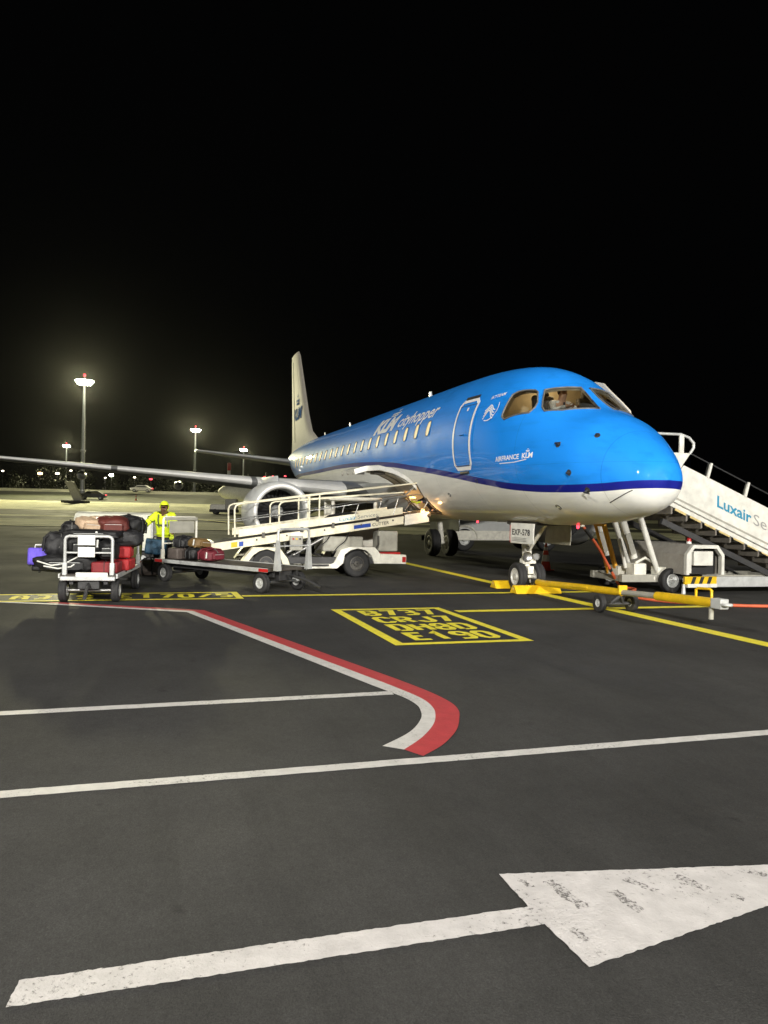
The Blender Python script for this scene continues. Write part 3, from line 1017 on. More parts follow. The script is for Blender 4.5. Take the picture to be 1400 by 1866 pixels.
# shade the skin with its true normals so the cut edges stay crisp
nrm = []
vn = {}
for v in new_me.vertices:
    x, y, z = v.co
    if x <= -4.49 or x > 27.1:
        continue
    a = math.atan2((z - fM(x)) / ((fT(x) - fM(x)) if z > fM(x) else (fM(x) - fB(x))), y / max(1e-6, fW(x)))
    if (fus(x, a) - v.co).length < 0.012:
        vn[v.index] = fus_n(x, a)
new_me.materials.clear()
new_me.materials.append(MATS['livery_paint'])
new_me.materials.append(MATS['cockpit_lining'])
new_me.materials.append(MATS['hold_lining'])
new_me.shade_smooth()
for p in new_me.polygons:
    fn = p.normal
    ok = all(i in vn for i in p.vertices) and all(vn[i].dot(fn) > 0.6 for i in p.vertices)
    if not ok and p.center.x > -4.2 and p.center.x < 27:
        p.material_index = 1 if p.center.x < -0.5 else 2
    for li in p.loop_indices:
        vi = new_me.loops[li].vertex_index
        n = vn.get(vi)
        nrm.append(n if (n is not None and n.dot(fn) > 0.6) else fn.copy())
new_me.normals_split_custom_set([tuple(n) for n in nrm])
fuse = bpy.data.objects.new('fuselage', new_me)
COL.objects.link(fuse)
fuse.parent = plane

def skin_patch(name, poly, side, off, material, parent, th=0.0):
    pts = outline(poly, side, off, 4)
    c = sum(pts, Vector()) / len(pts)
    n = len(pts)
    inner = [c + (p - c) * 0.5 for p in pts]
    vs = pts + inner + [c]
    fs = [(i, (i + 1) % n, n + (i + 1) % n, n + i) for i in range(n)] + [(2 * n, n + i, n + (i + 1) % n) for i in range(n)]
    return MB().add(vs, fs).build(name, material, parent, 40)
for sd in (1, -1):
    for nm, poly in (('cockpit_side_window', SIDE), ('windscreen', WIND)):
        w = skin_patch(nm, poly, sd, -0.012, 'cockpit_glass', plane)
        f = MB()
        o_ = outline(poly, sd, 0.004, 4)
        c = sum(o_, Vector()) / len(o_)
        f.path([c + (p - c) * 1.012 for p in o_], 0.017, 6, True)
        f.build('window_frame', 'window_seal', w, 60)
for sd in (1, -1):
    wp = MB()
    a0 = fus(-2.80, R(86)) + fus_n(-2.8, R(86)) * 0.03
    a1 = fus(-2.52, R(66)) + fus_n(-2.52, R(66)) * 0.035
    a2 = fus(-2.20, R(74)) + fus_n(-2.2, R(74)) * 0.03
    fl = lambda p: Vector((p.x, p.y * sd, p.z))
    a0 = fus(-2.84, R(80)) + fus_n(-2.84, R(80)) * 0.03
    a1 = fus(-2.50, R(84)) + fus_n(-2.5, R(84)) * 0.035
    wp.tube(fl(a0), fl(a1), 0.012, 0.008, 6)
    b0 = fus(-2.55, R(83)) + fus_n(-2.55, R(83)) * 0.022
    b1 = fus(-2.25, R(85)) + fus_n(-2.25, R(85)) * 0.022
    wp.tube(fl(b0), fl(b1), 0.010, 0.010, 6)
    wp.build('windscreen_wiper', 'dark_metal', plane, 60)

# cockpit furniture and its dome light
ck = MB()
ck.box((-2.42, 0, 3.22), (0.45, 1.35, 0.34))
ck.box((-2.30, 0, 3.42), (0.34, 1.2, 0.06))
ck.build('instrument_panel', 'cockpit_panel', plane, bevel=0.03)
for sd in (1, -1):
    st = MB()
    st.box((-1.42, 0.48 * sd, 3.52), (0.14, 0.44, 0.72), Euler((0, R(12), 0)))
    st.box((-1.36, 0.48 * sd, 3.95), (0.10, 0.24, 0.20), Euler((0, R(12), 0)))
    st.build('cockpit_seat', 'cockpit_panel', plane, bevel=0.04)
pl = bpy.data.lights.new('cockpit_dome_light', 'POINT')
pl.energy = 14.0
pl.color = (1.0, 0.72, 0.38)
pl.shadow_soft_size = 0.08
po = bpy.data.objects.new('cockpit_dome_light', pl)
po.location = (-1.25, 0.15, 4.02)
COL.objects.link(po)
hl = bpy.data.lights.new('hold_light', 'POINT')
hl.energy = 13.0
hl.color = (1.0, 0.55, 0.20)
hl.shadow_soft_size = 0.06
ho = bpy.data.objects.new('hold_light', hl)
ho.location = (4.35, 0.95, 2.02)
COL.objects.link(ho)

MB().lathe([(.001, 0), (.07, 0), (.08, .03), (.001, .05)], (4.50, .98, 1.94), 'z', 14).build('hold_lamp', 'lamp_orange', plane, 50)

# cabin windows
wm_src = None
k = 0
x = 2.22
while x < 19.2:
    if not (8.2 < x < 8.2):
        pts = []
        for j in range(20):
            t = 2 * math.pi * j / 20
            dx, dz = math.cos(t), math.sin(t)
            px = math.copysign(abs(dx) ** 0.6, dx) * 0.104
            pz = math.copysign(abs(dz) ** 0.6, dz) * 0.165
            pts.append((px, pz))
        for sd in (1, -1):
            ring = [skin_pt(x + px, 3.53 + pz, 0.003, sd) for px, pz in pts]
            ins = [skin_pt(x + px * .5, 3.53 + pz * .5, 0.003, sd) for px, pz in pts]
            c = skin_pt(x, 3.53, 0.003, sd)
            w = MB().add(ring + ins + [c], [(i, (i + 1) % 20, 20 + (i + 1) % 20, 20 + i) for i in range(20)] + [(40, 20 + i, 20 + (i + 1) % 20) for i in range(20)]).build('cabin_window', 'cabin_glow', plane, 60)
            f = MB().path([skin_pt(x + px * 1.08, 3.53 + pz * 1.06, 0.004, sd) for px, pz in pts], 0.009, 5, True).build('window_frame', 'window_seal', w, 60)
    x += 0.80

# service door with its white outline, sill and painted shade over its top
DP = [(0.60, 3.84), (0.50, 3.93), (-0.08, 3.93), (-0.20, 3.84), (-0.21, 2.62), (-0.12, 2.52), (0.50, 2.52), (0.60, 2.62)]
def on_skin(poly, off, k=10, side=1):
    return [skin_pt(p[0], p[1], off, side) for p in dens(poly, k)]
def skin_ribbon(name, pl, w, off, material, parent, closed=True, k=10, side=1):
    d = [Vector(p) for p in (dens(pl, k) if closed else sum([[Vector(pl[i]).lerp(Vector(pl[i + 1]), j / k) for j in range(k)] for i in range(len(pl) - 1)], []) + [Vector(pl[-1])])]
    L, Q = ribbon(d, w, closed)
    n = len(L)
    m = MB()
    m.add([skin_pt(p.x, p.y, off, side) for p in L] + [skin_pt(p.x, p.y, off, side) for p in Q],
          [(i, (i + 1) % n, n + (i + 1) % n, n + i) for i in range(n if closed else n - 1)])
    return m.build(name, material, parent, 60)
for sd in (1, -1):
    if sd == -1:
        break
    outer = on_skin([(0.56, 3.74), (-0.16, 3.74), (-0.16, 2.58), (0.56, 2.58)], 0.0)
    dgrid = MB()
    nx, nz = 6, 22
    vs = [skin_pt(-0.15 + 0.69 * i / nx, 2.58 + 1.24 * j / nz, 0.006) for j in range(nz + 1) for i in range(nx + 1)]
    dgrid.add(vs, [(j * (nx + 1) + i, j * (nx + 1) + i + 1, (j + 1) * (nx + 1) + i + 1, (j + 1) * (nx + 1) + i) for j in range(nz) for i in range(nx)])
    door = dgrid.build('service_door', 'livery_paint', plane, 60)
    ln = skin_ribbon('door_outline', DP, 0.075, 0.009, 'lettering_white', door)
    skin_ribbon('door_gap_and_shade', [(0.555, 3.82), (-0.165, 3.82), (-0.165, 2.575), (0.555, 2.575)], 0.012, 0.012, 'dark_metal', door)
    skin_ribbon('door_gap_and_shade', [(0.50, 3.99), (-0.10, 3.99)], 0.07, 0.012, 'dark_metal', door, False)  # dark strip painted as the shade above the door
    MB().add([skin_pt(0.12 + a, 3.70 + b, 0.012) for a, b in ((0, 0), (.07, 0), (.07, .07), (0, .07))], [(0, 1, 2, 3)]).build('door_window', 'lettering_white', door)
    hd = MB()
    hd.beam(skin_pt(0.05, 3.2, 0.012), skin_pt(0.25, 3.2, 0.012), 0.03, 0.02)
    hd.build('door_handle', 'logo_blue', door, bevel=0.004)
    st = MB()
    st.beam(skin_pt(0.0, 2.44, 0.012), skin_pt(0.4, 2.44, 0.012), 0.05, 0.05)
    st.build('door_sill', 'dark_metal', door, bevel=0.01)

# lettering on the skin
def skin_word(name, body, x0, z0, h, w, material, bold=0.0, shear=0.0, side=1, slope=0.0, space=1.0):
    return lettering(name, body, lambda a, b: skin_pt(x0 - a * side if side == 1 else x0 + a, z0 + b + a * slope, 0.007, side), material, plane, h, bold, shear, space, w, 0.05)
skin_word('airline_lettering', 'KLM', 6.92, 3.78, 0.37, 1.93, 'lettering_white', 0.06, 0.22)
skin_word('airline_lettering', 'cityhopper', 4.78, 3.80, 0.30, 2.85, 'lettering_white', 0.018, 0.32)
skin_word('airline_lettering', 'KLM', 5.0, 3.78, 0.36, 1.93, 'lettering_white', 0.035, 0.22, -1)
skin_word('alliance_lettering', 'AIRFRANCE', -1.26, 2.585, 0.085, 0.78, 'lettering_white', 0.02, 0.1, slope=0.025)
skin_word('alliance_lettering', 'KLM', -2.12, 2.605, 0.09, 0.30, 'lettering_white', 0.03, 0.1, slope=0.025)
skin_ribbon('alliance_lettering', [(-1.40, 2.545), (-1.9, 2.55), (-2.25, 2.585)], 0.014, 0.007, 'lettering_white', plane, False)
def crown(parent, fn, w, material, flatz=True):
    """the small crown: bar, four balls and a cross"""
    m = MB()
    def disc(cx, cy, r):
        n = 12
        m.add([fn(cx + r * math.cos(2 * math.pi * j / n), cy + r * math.sin(2 * math.pi * j / n)) for j in range(n)], [tuple(range(n))])
    def rect(x0, y0, x1, y1, k=6):
        m.add([fn(x0 + (x1 - x0) * i / k, y0) for i in range(k + 1)] + [fn(x0 + (x1 - x0) * i / k, y1) for i in range(k + 1)], [(i, i + 1, k + 2 + i, k + 1 + i) for i in range(k)])
    rect(-w * .42, 0, w * .42, w * .10)
    for i in range(4):
        disc(w * (-.36 + .24 * i), w * .22, w * .10)
    rect(-w * .03, w * .36, w * .03, w * .62)
    rect(-w * .12, w * .46, -w * .035, w * .52)
    rect(w * .035, w * .46, w * .12, w * .52)
    return m.build('crown_emblem', material, parent)
crown(plane, lambda a, b: skin_pt(5.75 - a, 4.20 + b * 0.55, 0.008), 0.72, 'lettering_white')
crown(plane, lambda a, b: skin_pt(-2.28 - a, 2.715 + b, 0.008), 0.10, 'lettering_white')
# the alliance roundel: open ring and a knotted ribbon
rd = MB()
def rpt(a, b, z=0):
    return skin_pt(-0.78 - a, 3.63 + b, 0.008)
stripe(rd, [Vector((0.27 * math.cos(R(t)), 0.22 * math.sin(R(t)))) for t in range(-110, 41, 8)], 0.018, rpt, 0)
for i in range(4):
    stripe(rd, [Vector((-0.16 + 0.36 * t / 10, -0.10 + 0.045 * i + 0.085 * math.sin(t / 10 * 2 * math.pi - 1.2) * (1 - .12 * i))) for t in range(11)], 0.022, rpt, 0)
rd.build('roundel_emblem', 'lettering_white', plane)
skin_word('roundel_lettering', 'SKYTEAM', -0.62, 3.85, 0.06, 0.42, 'lettering_white', 0.02, 0, slope=0.10)

# probes, aerials and vents
def probe(x, z, l, sz, dn=0.0):
    m = MB()
    p = skin_pt(x, z, 0.0)
    n = fus_n(x, ang_at(x, z))
    q = p + n * sz
    m.tube(p - n * .01, q, 0.022, 0.014, 8)
    m.tube(q + Vector((0.02, 0, 0)), q + Vector((-l, 0, dn)), 0.015, 0.008, 8)
    m.lathe([(0.05, 0), (0.05, 0.004), (0.02, 0.006)], (0, 0, 0), 'z', 14)
    k = len(m.v) - 42
    qt = n.to_track_quat('Z', 'Y').to_matrix()
    for i in range(k, len(m.v)):
        m.v[i] = p + qt @ m.v[i]
    m.build('air_data_probe', 'dark_metal', plane, 50)
probe(-2.95, 2.80, 0.16, 0.07)
probe(-3.52, 2.93, 0.07, 0.04)
probe(-3.26, 2.32, 0.08, 0.05, -0.05)
probe(-3.53, 2.03, 0.15, 0.09, -0.03)
for x in (5.9, 14.7, 19.0):
    m = MB()
    z = fT(x)
    sec = [[(x - .16 * s + dz, y * .025 * s, z - .02 + h) for dz, y in ((0, 0), (.10 * s, 1), (.3 * s, 0), (.10 * s, -1))] for s, h, dz in ((1, 0, 0), (.75, .26, 0))]
    m.loft([[Vector((px + (0.1 if i else 0), py, pz)) for px, py, pz in r] for i, r in enumerate(sec)])
    m.build('aerial', 'lettering_white', plane)
skin_ribbon('hatch_joint', [(-3.78, 1.83), (-4.02, 1.93), (-4.22, 2.03)], 0.012, 0.006, 'dark_metal', plane, False)
for x, z in ((-0.2, 2.25), (1.6, 2.0), (-2.6, 1.75)):
    MB().path([skin_pt(x + .05 * math.cos(t * .5), z + .035 * math.sin(t * .5), 0.004) for t in range(12)], 0.006, 5).build('drain_mast', 'dark_metal', plane)

# forward hold door, swung up and outward
cd = MB()
arcp = [(1.33, 2.24), (1.50, 2.40), (1.70, 2.52), (1.95, 2.63), (2.30, 2.70), (2.62, 2.67), (2.92, 2.58)]
def panel_ring(x, th=0.12):
    up = [Vector((x, a, b)) for a, b in arcp]
    dn = [Vector((x, a - 0.03, b - th)) for a, b in reversed(arcp)]
    return up + dn
cd.loft([panel_ring(3.30), panel_ring(3.36), panel_ring(4.52), panel_ring(4.58)])
cdo = cd.build('cargo_door', 'stairs_white', plane, 40)
fr = MB()
for x in (3.42, 3.92, 4.45):
    fr.path([(x, a, b - .10) for a, b in arcp[1:]], 0.03, 6)
fr.build('door_rib', 'grey_panel', cdo, 50)
hg = MB()
hg.box((3.5, 2.70, 2.52), (0.10, 0.18, 0.10))
hg.build('door_latch', 'grease', cdo, bevel=0.01)
MB().box((3.7, 2.2, 2.54), (0.30, 0.30, 0.10)).build('door_lining', 'grease', cdo, bevel=0.01)
MB().tube((3.34, 1.36, 2.20), (3.34, 1.62, 1.98), 0.022, 0.022, 8).build('door_stay', 'steel', cdo, 50)
tr = MB()
DW = [(3.30, 1.62), (3.34, 1.56), (4.54, 1.56), (4.58, 1.62), (4.58, 2.24), (4.54, 2.30), (3.34, 2.30), (3.30, 2.24)]
tr.path([skin_pt(p.x, p.y, 0.0) for p in dens(DW, 6)], 0.022, 6, True)
tr.build('cargo_door_frame', 'grease', plane, 60)

# wings: aerofoil sections from root to tip with bare-metal leading edges
AF = [(1, .0), (.8, .028), (.6, .050), (.4, .064), (.25, .066), (.12, .052), (.05, .034), (.015, .018), (0, 0), (.015, -.016), (.05, -.028), (.12, -.040), (.25, -.050), (.4, -.050), (.6, -.038), (.8, -.018)]
WST = [(0.9, 5.95, 6.6, 1.98, 1.1), (2.2, 6.6, 5.5, 2.12, .95), (4.6, 7.75, 3.95, 2.33, .78), (8.5, 9.65, 2.75, 2.66, .66), (12.6, 11.65, 1.65, 3.0, .62), (13.0, 11.95, 1.25, 3.04, .62)]
def wing_ring(st, side, idx=None, k=1.0):
    v, le, ch, z, t = st
    pts = AF if idx is None else [AF[i] for i in idx]
    return [Vector((le + a * ch * k, v * side, z + b * ch * t * (1 if idx is None else 1.06) - a * ch * 0.005)) for a, b in pts]
for sd in (1, -1):
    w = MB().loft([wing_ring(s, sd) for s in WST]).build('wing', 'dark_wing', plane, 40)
    s_ = MB()
    idx = [5, 6, 7, 8, 9, 10]
    for lo, hi in ((1, 2), (2, 3), (3, 4)):
        A, B = WST[lo], WST[hi]
        la = [A[i] + (B[i] - A[i]) * (0.03 if lo > 1 else .0) for i in range(5)]
        lb = [A[i] + (B[i] - A[i]) * 0.985 for i in range(5)]
        rg = []
        for st in (la, lb):
            r_ = wing_ring(st, sd, idx)
            rg.append([p + Vector((-0.012, 0, 0)) for p in r_])
        s_.loft(rg, cap=True, close=True)
    s_.build('slat', 'slat_metal', w, 40)
    for v in (3.4, 6.6, 9.6):
        i = 2 if v < 8 else 3
        z = 1.93 + .083 * v
        le = 5.6 + .48 * v
        ch = 4.5 - (v - 3.4) * .33
        fa = MB().lathe([(0.02, -1.0), (.10, -.7), (.15, -.2), (.13, .4), (.07, .9), (.01, 1.25)], (le + ch * .85, v * sd, z - .22), 'x', 12)
        fa.build('flap_fairing', 'pale_grey_paint', w, 50)
    wl = MB()
    wl.loft([[Vector((11.95 + a * 1.25, 13.0 * sd, 3.04 + b * 1.2)) for a, b in AF], [Vector((12.9 + a * .6, 13.6 * sd, 4.2 + b * .5)) for a, b in AF]])
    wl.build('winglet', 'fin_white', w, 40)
    # belly fairing half and engine
    ec = (0, 4.32 * sd, 1.50)
    X0 = 5.05
    nac = MB().lathe([(.66, X0 + .10), (.735, X0 + .06), (.79, X0 + .22), (.825, X0 + .7), (.83, X0 + 1.2), (.80, X0 + 1.9), (.70, X0 + 2.7), (.60, X0 + 3.2), (.56, X0 + 3.2), (.60, X0 + 2.6)], ec, 'x', 48)
    en = nac.build('engine', 'nacelle_white', plane, 50)
    MB().lathe([(.725, X0 + .12), (.738, X0 + .05), (.715, X0 + .012), (.68, X0), (.64, X0 + .02), (.615, X0 + .09), (.60, X0 + .2), (.60, X0 + .21), (.70, X0 + .2)], ec, 'x', 48).build('intake_lip', 'slat_metal', en, 60)
    MB().lathe([(.605, X0 + .19), (.585, X0 + .45), (.60, X0 + .95), (.615, X0 + .95), (.64, X0 + .2)], ec, 'x', 48).build('intake_duct', 'pale_grey_paint', en, 50)
    MB().lathe([(.001, X0 + .52), (.07, X0 + .57), (.15, X0 + .70), (.19, X0 + .86), (.19, X0 + .95)], ec, 'x', 24).build('spinner', 'pale_grey_paint', en, 50)
    fan = MB()
    for b_ in range(28):
        a = 2 * math.pi * b_ / 28
        ra = Vector((0, math.cos(a), math.sin(a)))
        ta = Vector((0, -math.sin(a), math.cos(a)))
        e = Vector(ec)
        sec = []
        for rr, tw, ch in ((.17, 25, .10), (.38, 45, .13), (.595, 62, .15)):
            cdv = Vector((math.cos(R(tw)), 0, 0)) + ta * math.sin(R(tw))
            pc = e + ra * rr + Vector((X0 + .82, 0, 0))
            sec.append((pc - cdv * ch / 2, pc + cdv * ch / 2))
        fan.add([p for s2 in sec for p in s2], [(0, 1, 3, 2), (2, 3, 5, 4)])
    fan.build('fan', 'dark_metal', en)
    MB().lathe([(.001, X0 + .96), (.61, X0 + .96), (.61, X0 + .98), (.001, X0 + .98)], ec, 'x', 32).build('fan_hub', 'black', en)
    MB().lathe([(.50, X0 + 2.9), (.46, X0 + 3.5), (.34, X0 + 4.1), (.30, X0 + 4.1), (.30, X0 + 3.2)], ec, 'x', 32).build('exhaust', 'steel', en, 50)
    py = MB()
    py.loft([[Vector((X0 + x_, ec[1] + y_ * h_, z_)) for x_, y_ in ((.75, 0), (1.3, .17), (3.0, .19), (4.8, .06), (4.8, -.06), (3.0, -.19), (1.3, -.17))] for z_, h_ in ((2.05, 1.0), (2.32, .9), (2.46, .55))])
    py.build('pylon', 'nacelle_white', en, 50)
    st_ = MB()
    st_.loft([[Vector((x0 + a * ch, v * sd, z + b * ch * .8)) for a, b in AF] for v, x0, ch, z in ((0.2, 23.3, 3.3, 3.85), (5.0, 26.1, 1.4, 4.42), (5.1, 26.25, 1.15, 4.43))])
    sto = st_.build('tailplane', 'pale_grey_paint', plane, 40)
# wing-to-body fairing
bf = MB()
bfr = []
for i in range(15):
    t = i / 14
    x = 4.9 + 8.6 * t
    k = math.sin(math.pi * min(1, max(0.0, t))) ** 0.5 if 0 < t < 1 else 0.02
    ring = []
    for j in range(20):
        a = math.pi + math.pi * j / 19
        ring.append(Vector((x, (1.20 + .72 * k) * math.cos(a), 2.35 + (0.92 + .20 * k) * math.sin(a) * (1 if k > .1 else .9))))
    bfr.append(ring)
bf.loft(bfr)
bf.build('wing_root_fairing', 'pale_grey_paint', plane, 40)

# fin with its dorsal fillet, rudder and emblem
FN = [(4.30, 19.6, 27.0, .05), (4.72, 20.1, 26.9, .14), (5.3, 21.7, 26.85, .16), (6.2, 22.60, 26.95, .15), (9.5, 25.05, 27.45, .075), (9.78, 25.45, 27.45, .06)]
fin_st = []
for z, x0, x1, t in FN:
    ch = x1 - x0
    fin_st.append([Vector((x0 + a * ch, b / .066 * t, z)) for a, b in [(1, 0), (.75, .034), (.45, .06), (.2, .062), (.06, .036), (0, 0), (.06, -.036), (.2, -.062), (.45, -.06), (.75, -.034)]])
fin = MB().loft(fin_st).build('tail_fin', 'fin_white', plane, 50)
rud = MB()
for s_ in (1, -1):
    rud.beam((25.6, .10 * s_, 5.0), (26.75, .05 * s_, 9.4), 0.02, 0.02)
rud.build('rudder_joint', 'dark_metal', fin)
def fin_pt(a, b):
    x, z = 26.0 - a, 6.15 + b
    t = .15 + (.075 - .15) * (z - 6.2) / 3.3
    x0 = 22.6 + (25.05 - 22.6) * (z - 6.2) / 3.3
    c = (x - x0) / (27.0 - x0)
    th = t * (1 if c < .45 else 1 - (c - .45) / .55)
    return Vector((x, max(th, .03) + .012, z))
lettering('fin_lettering', 'KLM', fin_pt, 'logo_blue', fin, 0.55, 0.04, 0.1, 1.0, 2.3, 0.2)
crown(fin, lambda a, b: fin_pt(1.15 + a, 0.75 + b), 0.9, 'logo_blue')

# undercarriage
ng = MB()
ng.tube((0.12, 0, 1.5), (0.0, 0, 0.34), 0.075, 0.065, 14)
ng.tube((0.10, 0, 1.2), (0.02, 0, 0.75), 0.10, 0.10, 14)
ng.tube((-0.05, 0, 0.85), (-0.75, 0, 1.42), 0.04, 0.04, 10)
ng.tube((0, -.26, 0.30), (0, .26, 0.30), 0.045, 0.045, 10)
ng.path([(0.10, 0, 0.80), (0.26, 0, 0.58), (0.06, 0, 0.38)], 0.03, 8)
ng.box((-0.02, 0, 0.62), (0.16, 0.30, 0.10))
ng.box((-0.10, 0, 0.44), (0.14, 0.13, 0.16))
ng.build('nose_gear_strut', 'white_metal', plane, 50, 0.008)
for y in (.21, -.21):
    wheel(plane, (0, y, 0.295), 0.295, 0.19, 'y', 'rim_white', 'nose_wheel', 0.60)
tl = MB().lathe([(.001, .02), (.085, .02), (.105, .0), (.105, .05), (.06, .13), (.001, .15)], (-0.20, 0.10, 0.72), 'x', 20)
tl.lathe([(.001, .02), (.06, .02), (.075, .0), (.075, .05), (.04, .12), (.001, .13)], (-0.16, -0.13, 0.72), 'x', 20)
tl.build('taxi_light', 'steel', plane, 50)
for sd, nm in ((1, 'sign_white'), (-1, 'grey_panel')):
    gd = MB()
    gd.loft([[Vector((x, sd * (.41 + .02 * math.sin(t * 3)), 1.42 - .42 * t)) for t in (0, .33, .66, 1)] + [Vector((x, sd * (.385 + .02 * math.sin(t * 3)), 1.42 - .42 * t)) for t in (1, .66, .33, 0)] for x in (-1.02, -.98, -.05, -.01)])
    g = gd.build('gear_door', nm, plane, bevel=0.01)
    if sd == 1:
        lettering('door_lettering', 'EXP-578', lambda a, b: Vector((-0.13 - a, .437, 1.18 + b)), 'lettering_black', g, 0.115, 0.015, 0, 1.05, 0.76)
        for zz in (1.12, 1.09, 1.06):
            MB().beam((-0.13, .436, zz), (-.75, .436, zz), 0.004, 0.006).build('door_lettering', 'lettering_grey', g)
        MB().box((-0.035, .434, 1.20), (0.02, .004, .36)).build('door_stripe', 'red_gloss', g)
wellm = MB().box((-0.4, 0, 1.44), (1.3, .74, .10))
wellm.build('gear_well', 'dark_metal', plane)
for (x, y, z) in ((-2.1, .10, 1.395), (3.0, -.2, 1.385)):
    MB().lathe([(.001, -.035), (.02, -.03), (.028, 0), (.028, .03)], (x, y, z), 'z', 12).build('beacon_light', 'lamp_red', plane, 50)
for sd in (1, -1):
    mg = MB()
    mg.tube((11.5, 2.45 * sd, 2.0), (11.4, 2.62 * sd, 0.45), 0.12, 0.10, 14)
    mg.tube((11.4, (2.6 - .42) * sd, 0.48), (11.4, (2.6 + .42) * sd, 0.48), 0.07, 0.07, 12)
    mg.path([(11.55, 2.6 * sd, 1.2), (11.85, 2.6 * sd, .85), (11.5, 2.6 * sd, .5)], 0.04, 8)
    mg.tube((11.42, 2.55 * sd, 1.3), (11.0, 1.6 * sd, 1.8), 0.05, 0.05, 10)
    mg.build('main_gear_strut', 'white_metal', plane, 50)
    for y in (2.27, 2.93):
        wheel(plane, (11.4, y * sd, 0.48), 0.48, 0.34, 'y', 'rim_white', 'main_wheel', 0.52)
    MB().beam((11.0, 3.12 * sd, 1.35), (11.9, 3.12 * sd, 1.35), 0.03, 0.9).build('gear_door', 'pale_grey_paint', plane, bevel=0.01)

# ---------------------------------------------------------------- belt loader at the forward hold
ldr = thing('belt_loader', 'cream belt loader with raised conveyor reaching up to the open hold', 'belt loader', (3.95, 3.9, 0))
def LP(x, y, z):
    """world x, y to loader-local"""
    return Vector((x - 3.95, y - 3.9, z))
NEAR, FAR = 3.15, 4.75
ch_ = MB()
for xs in (NEAR + .12, FAR - .12):
    ch_.beam(LP(xs, 1.75, .40), LP(xs, 5.45, .40), 0.14, 0.16)
for yy in (2.1, 3.6, 5.2):
    ch_.beam(LP(NEAR + .1, yy, .40), LP(FAR - .1, yy, .40), 0.12, 0.12)
ch_.build('chassis', 'dark_metal', ldr, bevel=0.01)
for xs, sd in ((NEAR, 1), (FAR, -1)):
    wx = xs + .13 * sd
    for yy in (2.82, 4.99):
        wheel(ldr, LP(wx, yy, 0.325), 0.325, 0.22, 'x', 'dark_metal' if False else 'grease', 'wheel', 0.52)
    f1 = MB()
    def bodyprism(poly, x0, x1, m):
        m.prism(poly, lambda a, b, t: LP(t, a, b), x0, x1)
    # front wing: bumper box, sloping wheel arch and the sill behind it
    A = xs - .02 * sd
    B = xs + .30 * sd
    f1 = MB()
    bodyprism([(1.60, .32), (1.60, .54), (2.24, .56), (2.24, .33)], A, B, f1)
    f1.build('front_bumper', 'white_metal', ldr, bevel=0.012)
    f2 = MB()
    arc_out = [(2.22, .33), (2.26, .56), (2.40, .72), (3.02, .72), (3.24, .66), (3.34, .36), (3.34, .22), (4.10, .22), (4.10, .32), (3.46, .32)]
    arc_in = [(3.22, .42), (3.14, .55), (3.0, .65), (2.82, .69), (2.62, .65), (2.48, .53), (2.40, .33)]
    bodyprism(arc_out[:5] + [(3.40, .34), (3.46, .32), (4.10, .32), (4.10, .22), (3.32, .22)] + [(3.18, .34)] + arc_in[1:], A, B, f2)
    f2.build('front_fender', 'white_metal', ldr)
    f3 = MB()
    bodyprism([(4.42, .22), (4.50, .44), (4.70, .70), (5.30, .70), (5.48, .48), (5.56, .36), (5.42, .36), (5.30, .52), (5.16, .62), (4.99, .665), (4.80, .61), (4.66, .46), (4.58, .22)], A, B, f3)
    f3.build('rear_fender', 'cream_metal', ldr)
rb = MB()
rb.box(LP(3.95, 1.92, .56), (1.1, .52, .06))
rb.build('tool_tray', 'red_gloss', ldr, bevel=0.01)
rf = MB()
rf.box(LP(3.128, 1.66, .43), (.006, .09, .13))
rf.build('reflector', 'red_gloss', ldr)
en = MB()
en.box(LP(3.95, 3.1, .78), (1.0, 1.0, .36))
en.build('engine_cover', 'grey_panel', ldr, bevel=0.03)
en2 = MB()
en2.box(LP(3.6, 2.0, .86), (.5, .5, .5))
en2.build('hydraulic_tank', 'grey_panel', ldr, bevel=0.03)
for xs in (3.55, 4.35):
    MB().tube(LP(xs, 4.3, .5), LP(xs, 3.2, 1.14), 0.045, 0.045, 10).build('lift_ram', 'steel', ldr, 50)
    MB().tube(LP(xs, 4.75, .5), LP(xs, 4.75, .84), 0.04, 0.04, 10).build('pivot_post', 'steel', ldr, 50)
# the conveyor: slopes from over the cart up to the hold sill
def CV(y):
    return 0.80 + (6.22 - y) * (1.60 - 0.80) / (6.22 - 1.0)
def conv(name, y0, y1, dz0, dz1, x0, x1, m, material, bev=0.008):
    b = MB()
    b.prism([(y0, CV(y0) + dz0), (y1, CV(y1) + dz0), (y1, CV(y1) + dz1), (y0, CV(y0) + dz1)], lambda a, c, t: LP(t, a, c), x0, x1)
    return b.build(name, material, ldr, bevel=bev)
conv('conveyor_side', 6.22, 1.62, -.22, -.03, 3.33, 3.39, None, 'cream_metal')
conv('conveyor_side', 6.22, 1.62, -.22, -.03, 4.51, 4.57, None, 'cream_metal')
conv('conveyor_belt', 6.16, 0.98, -.06, -.01, 3.41, 4.49, None, 'belt_rubber', 0.0)
conv('conveyor_side', 1.58, 0.95, -.26, .0, 3.35, 3.41, None, 'white_metal')
conv('conveyor_side', 1.58, 0.95, -.26, .0, 4.49, 4.55, None, 'white_metal')
conv('side_guard', 5.62, 1.66, .03, .20, 3.30, 3.335, None, 'cream_metal')
conv('side_guard', 5.62, 1.66, .03, .20, 4.56, 4.595, None, 'cream_metal')
conv('belt_underside', 5.9, 1.1, -.20, -.16, 3.42, 4.48, None, 'dark_metal', 0.0)
for yy, mt in ((6.20, 'steel'), (0.97, 'steel')):
    MB().lathe([(.001, -.54), (.075, -.54), (.075, .54), (.001, .54)], LP(3.95, yy, CV(yy) - .06), 'x', 16).build('roller', mt, ldr, 40)
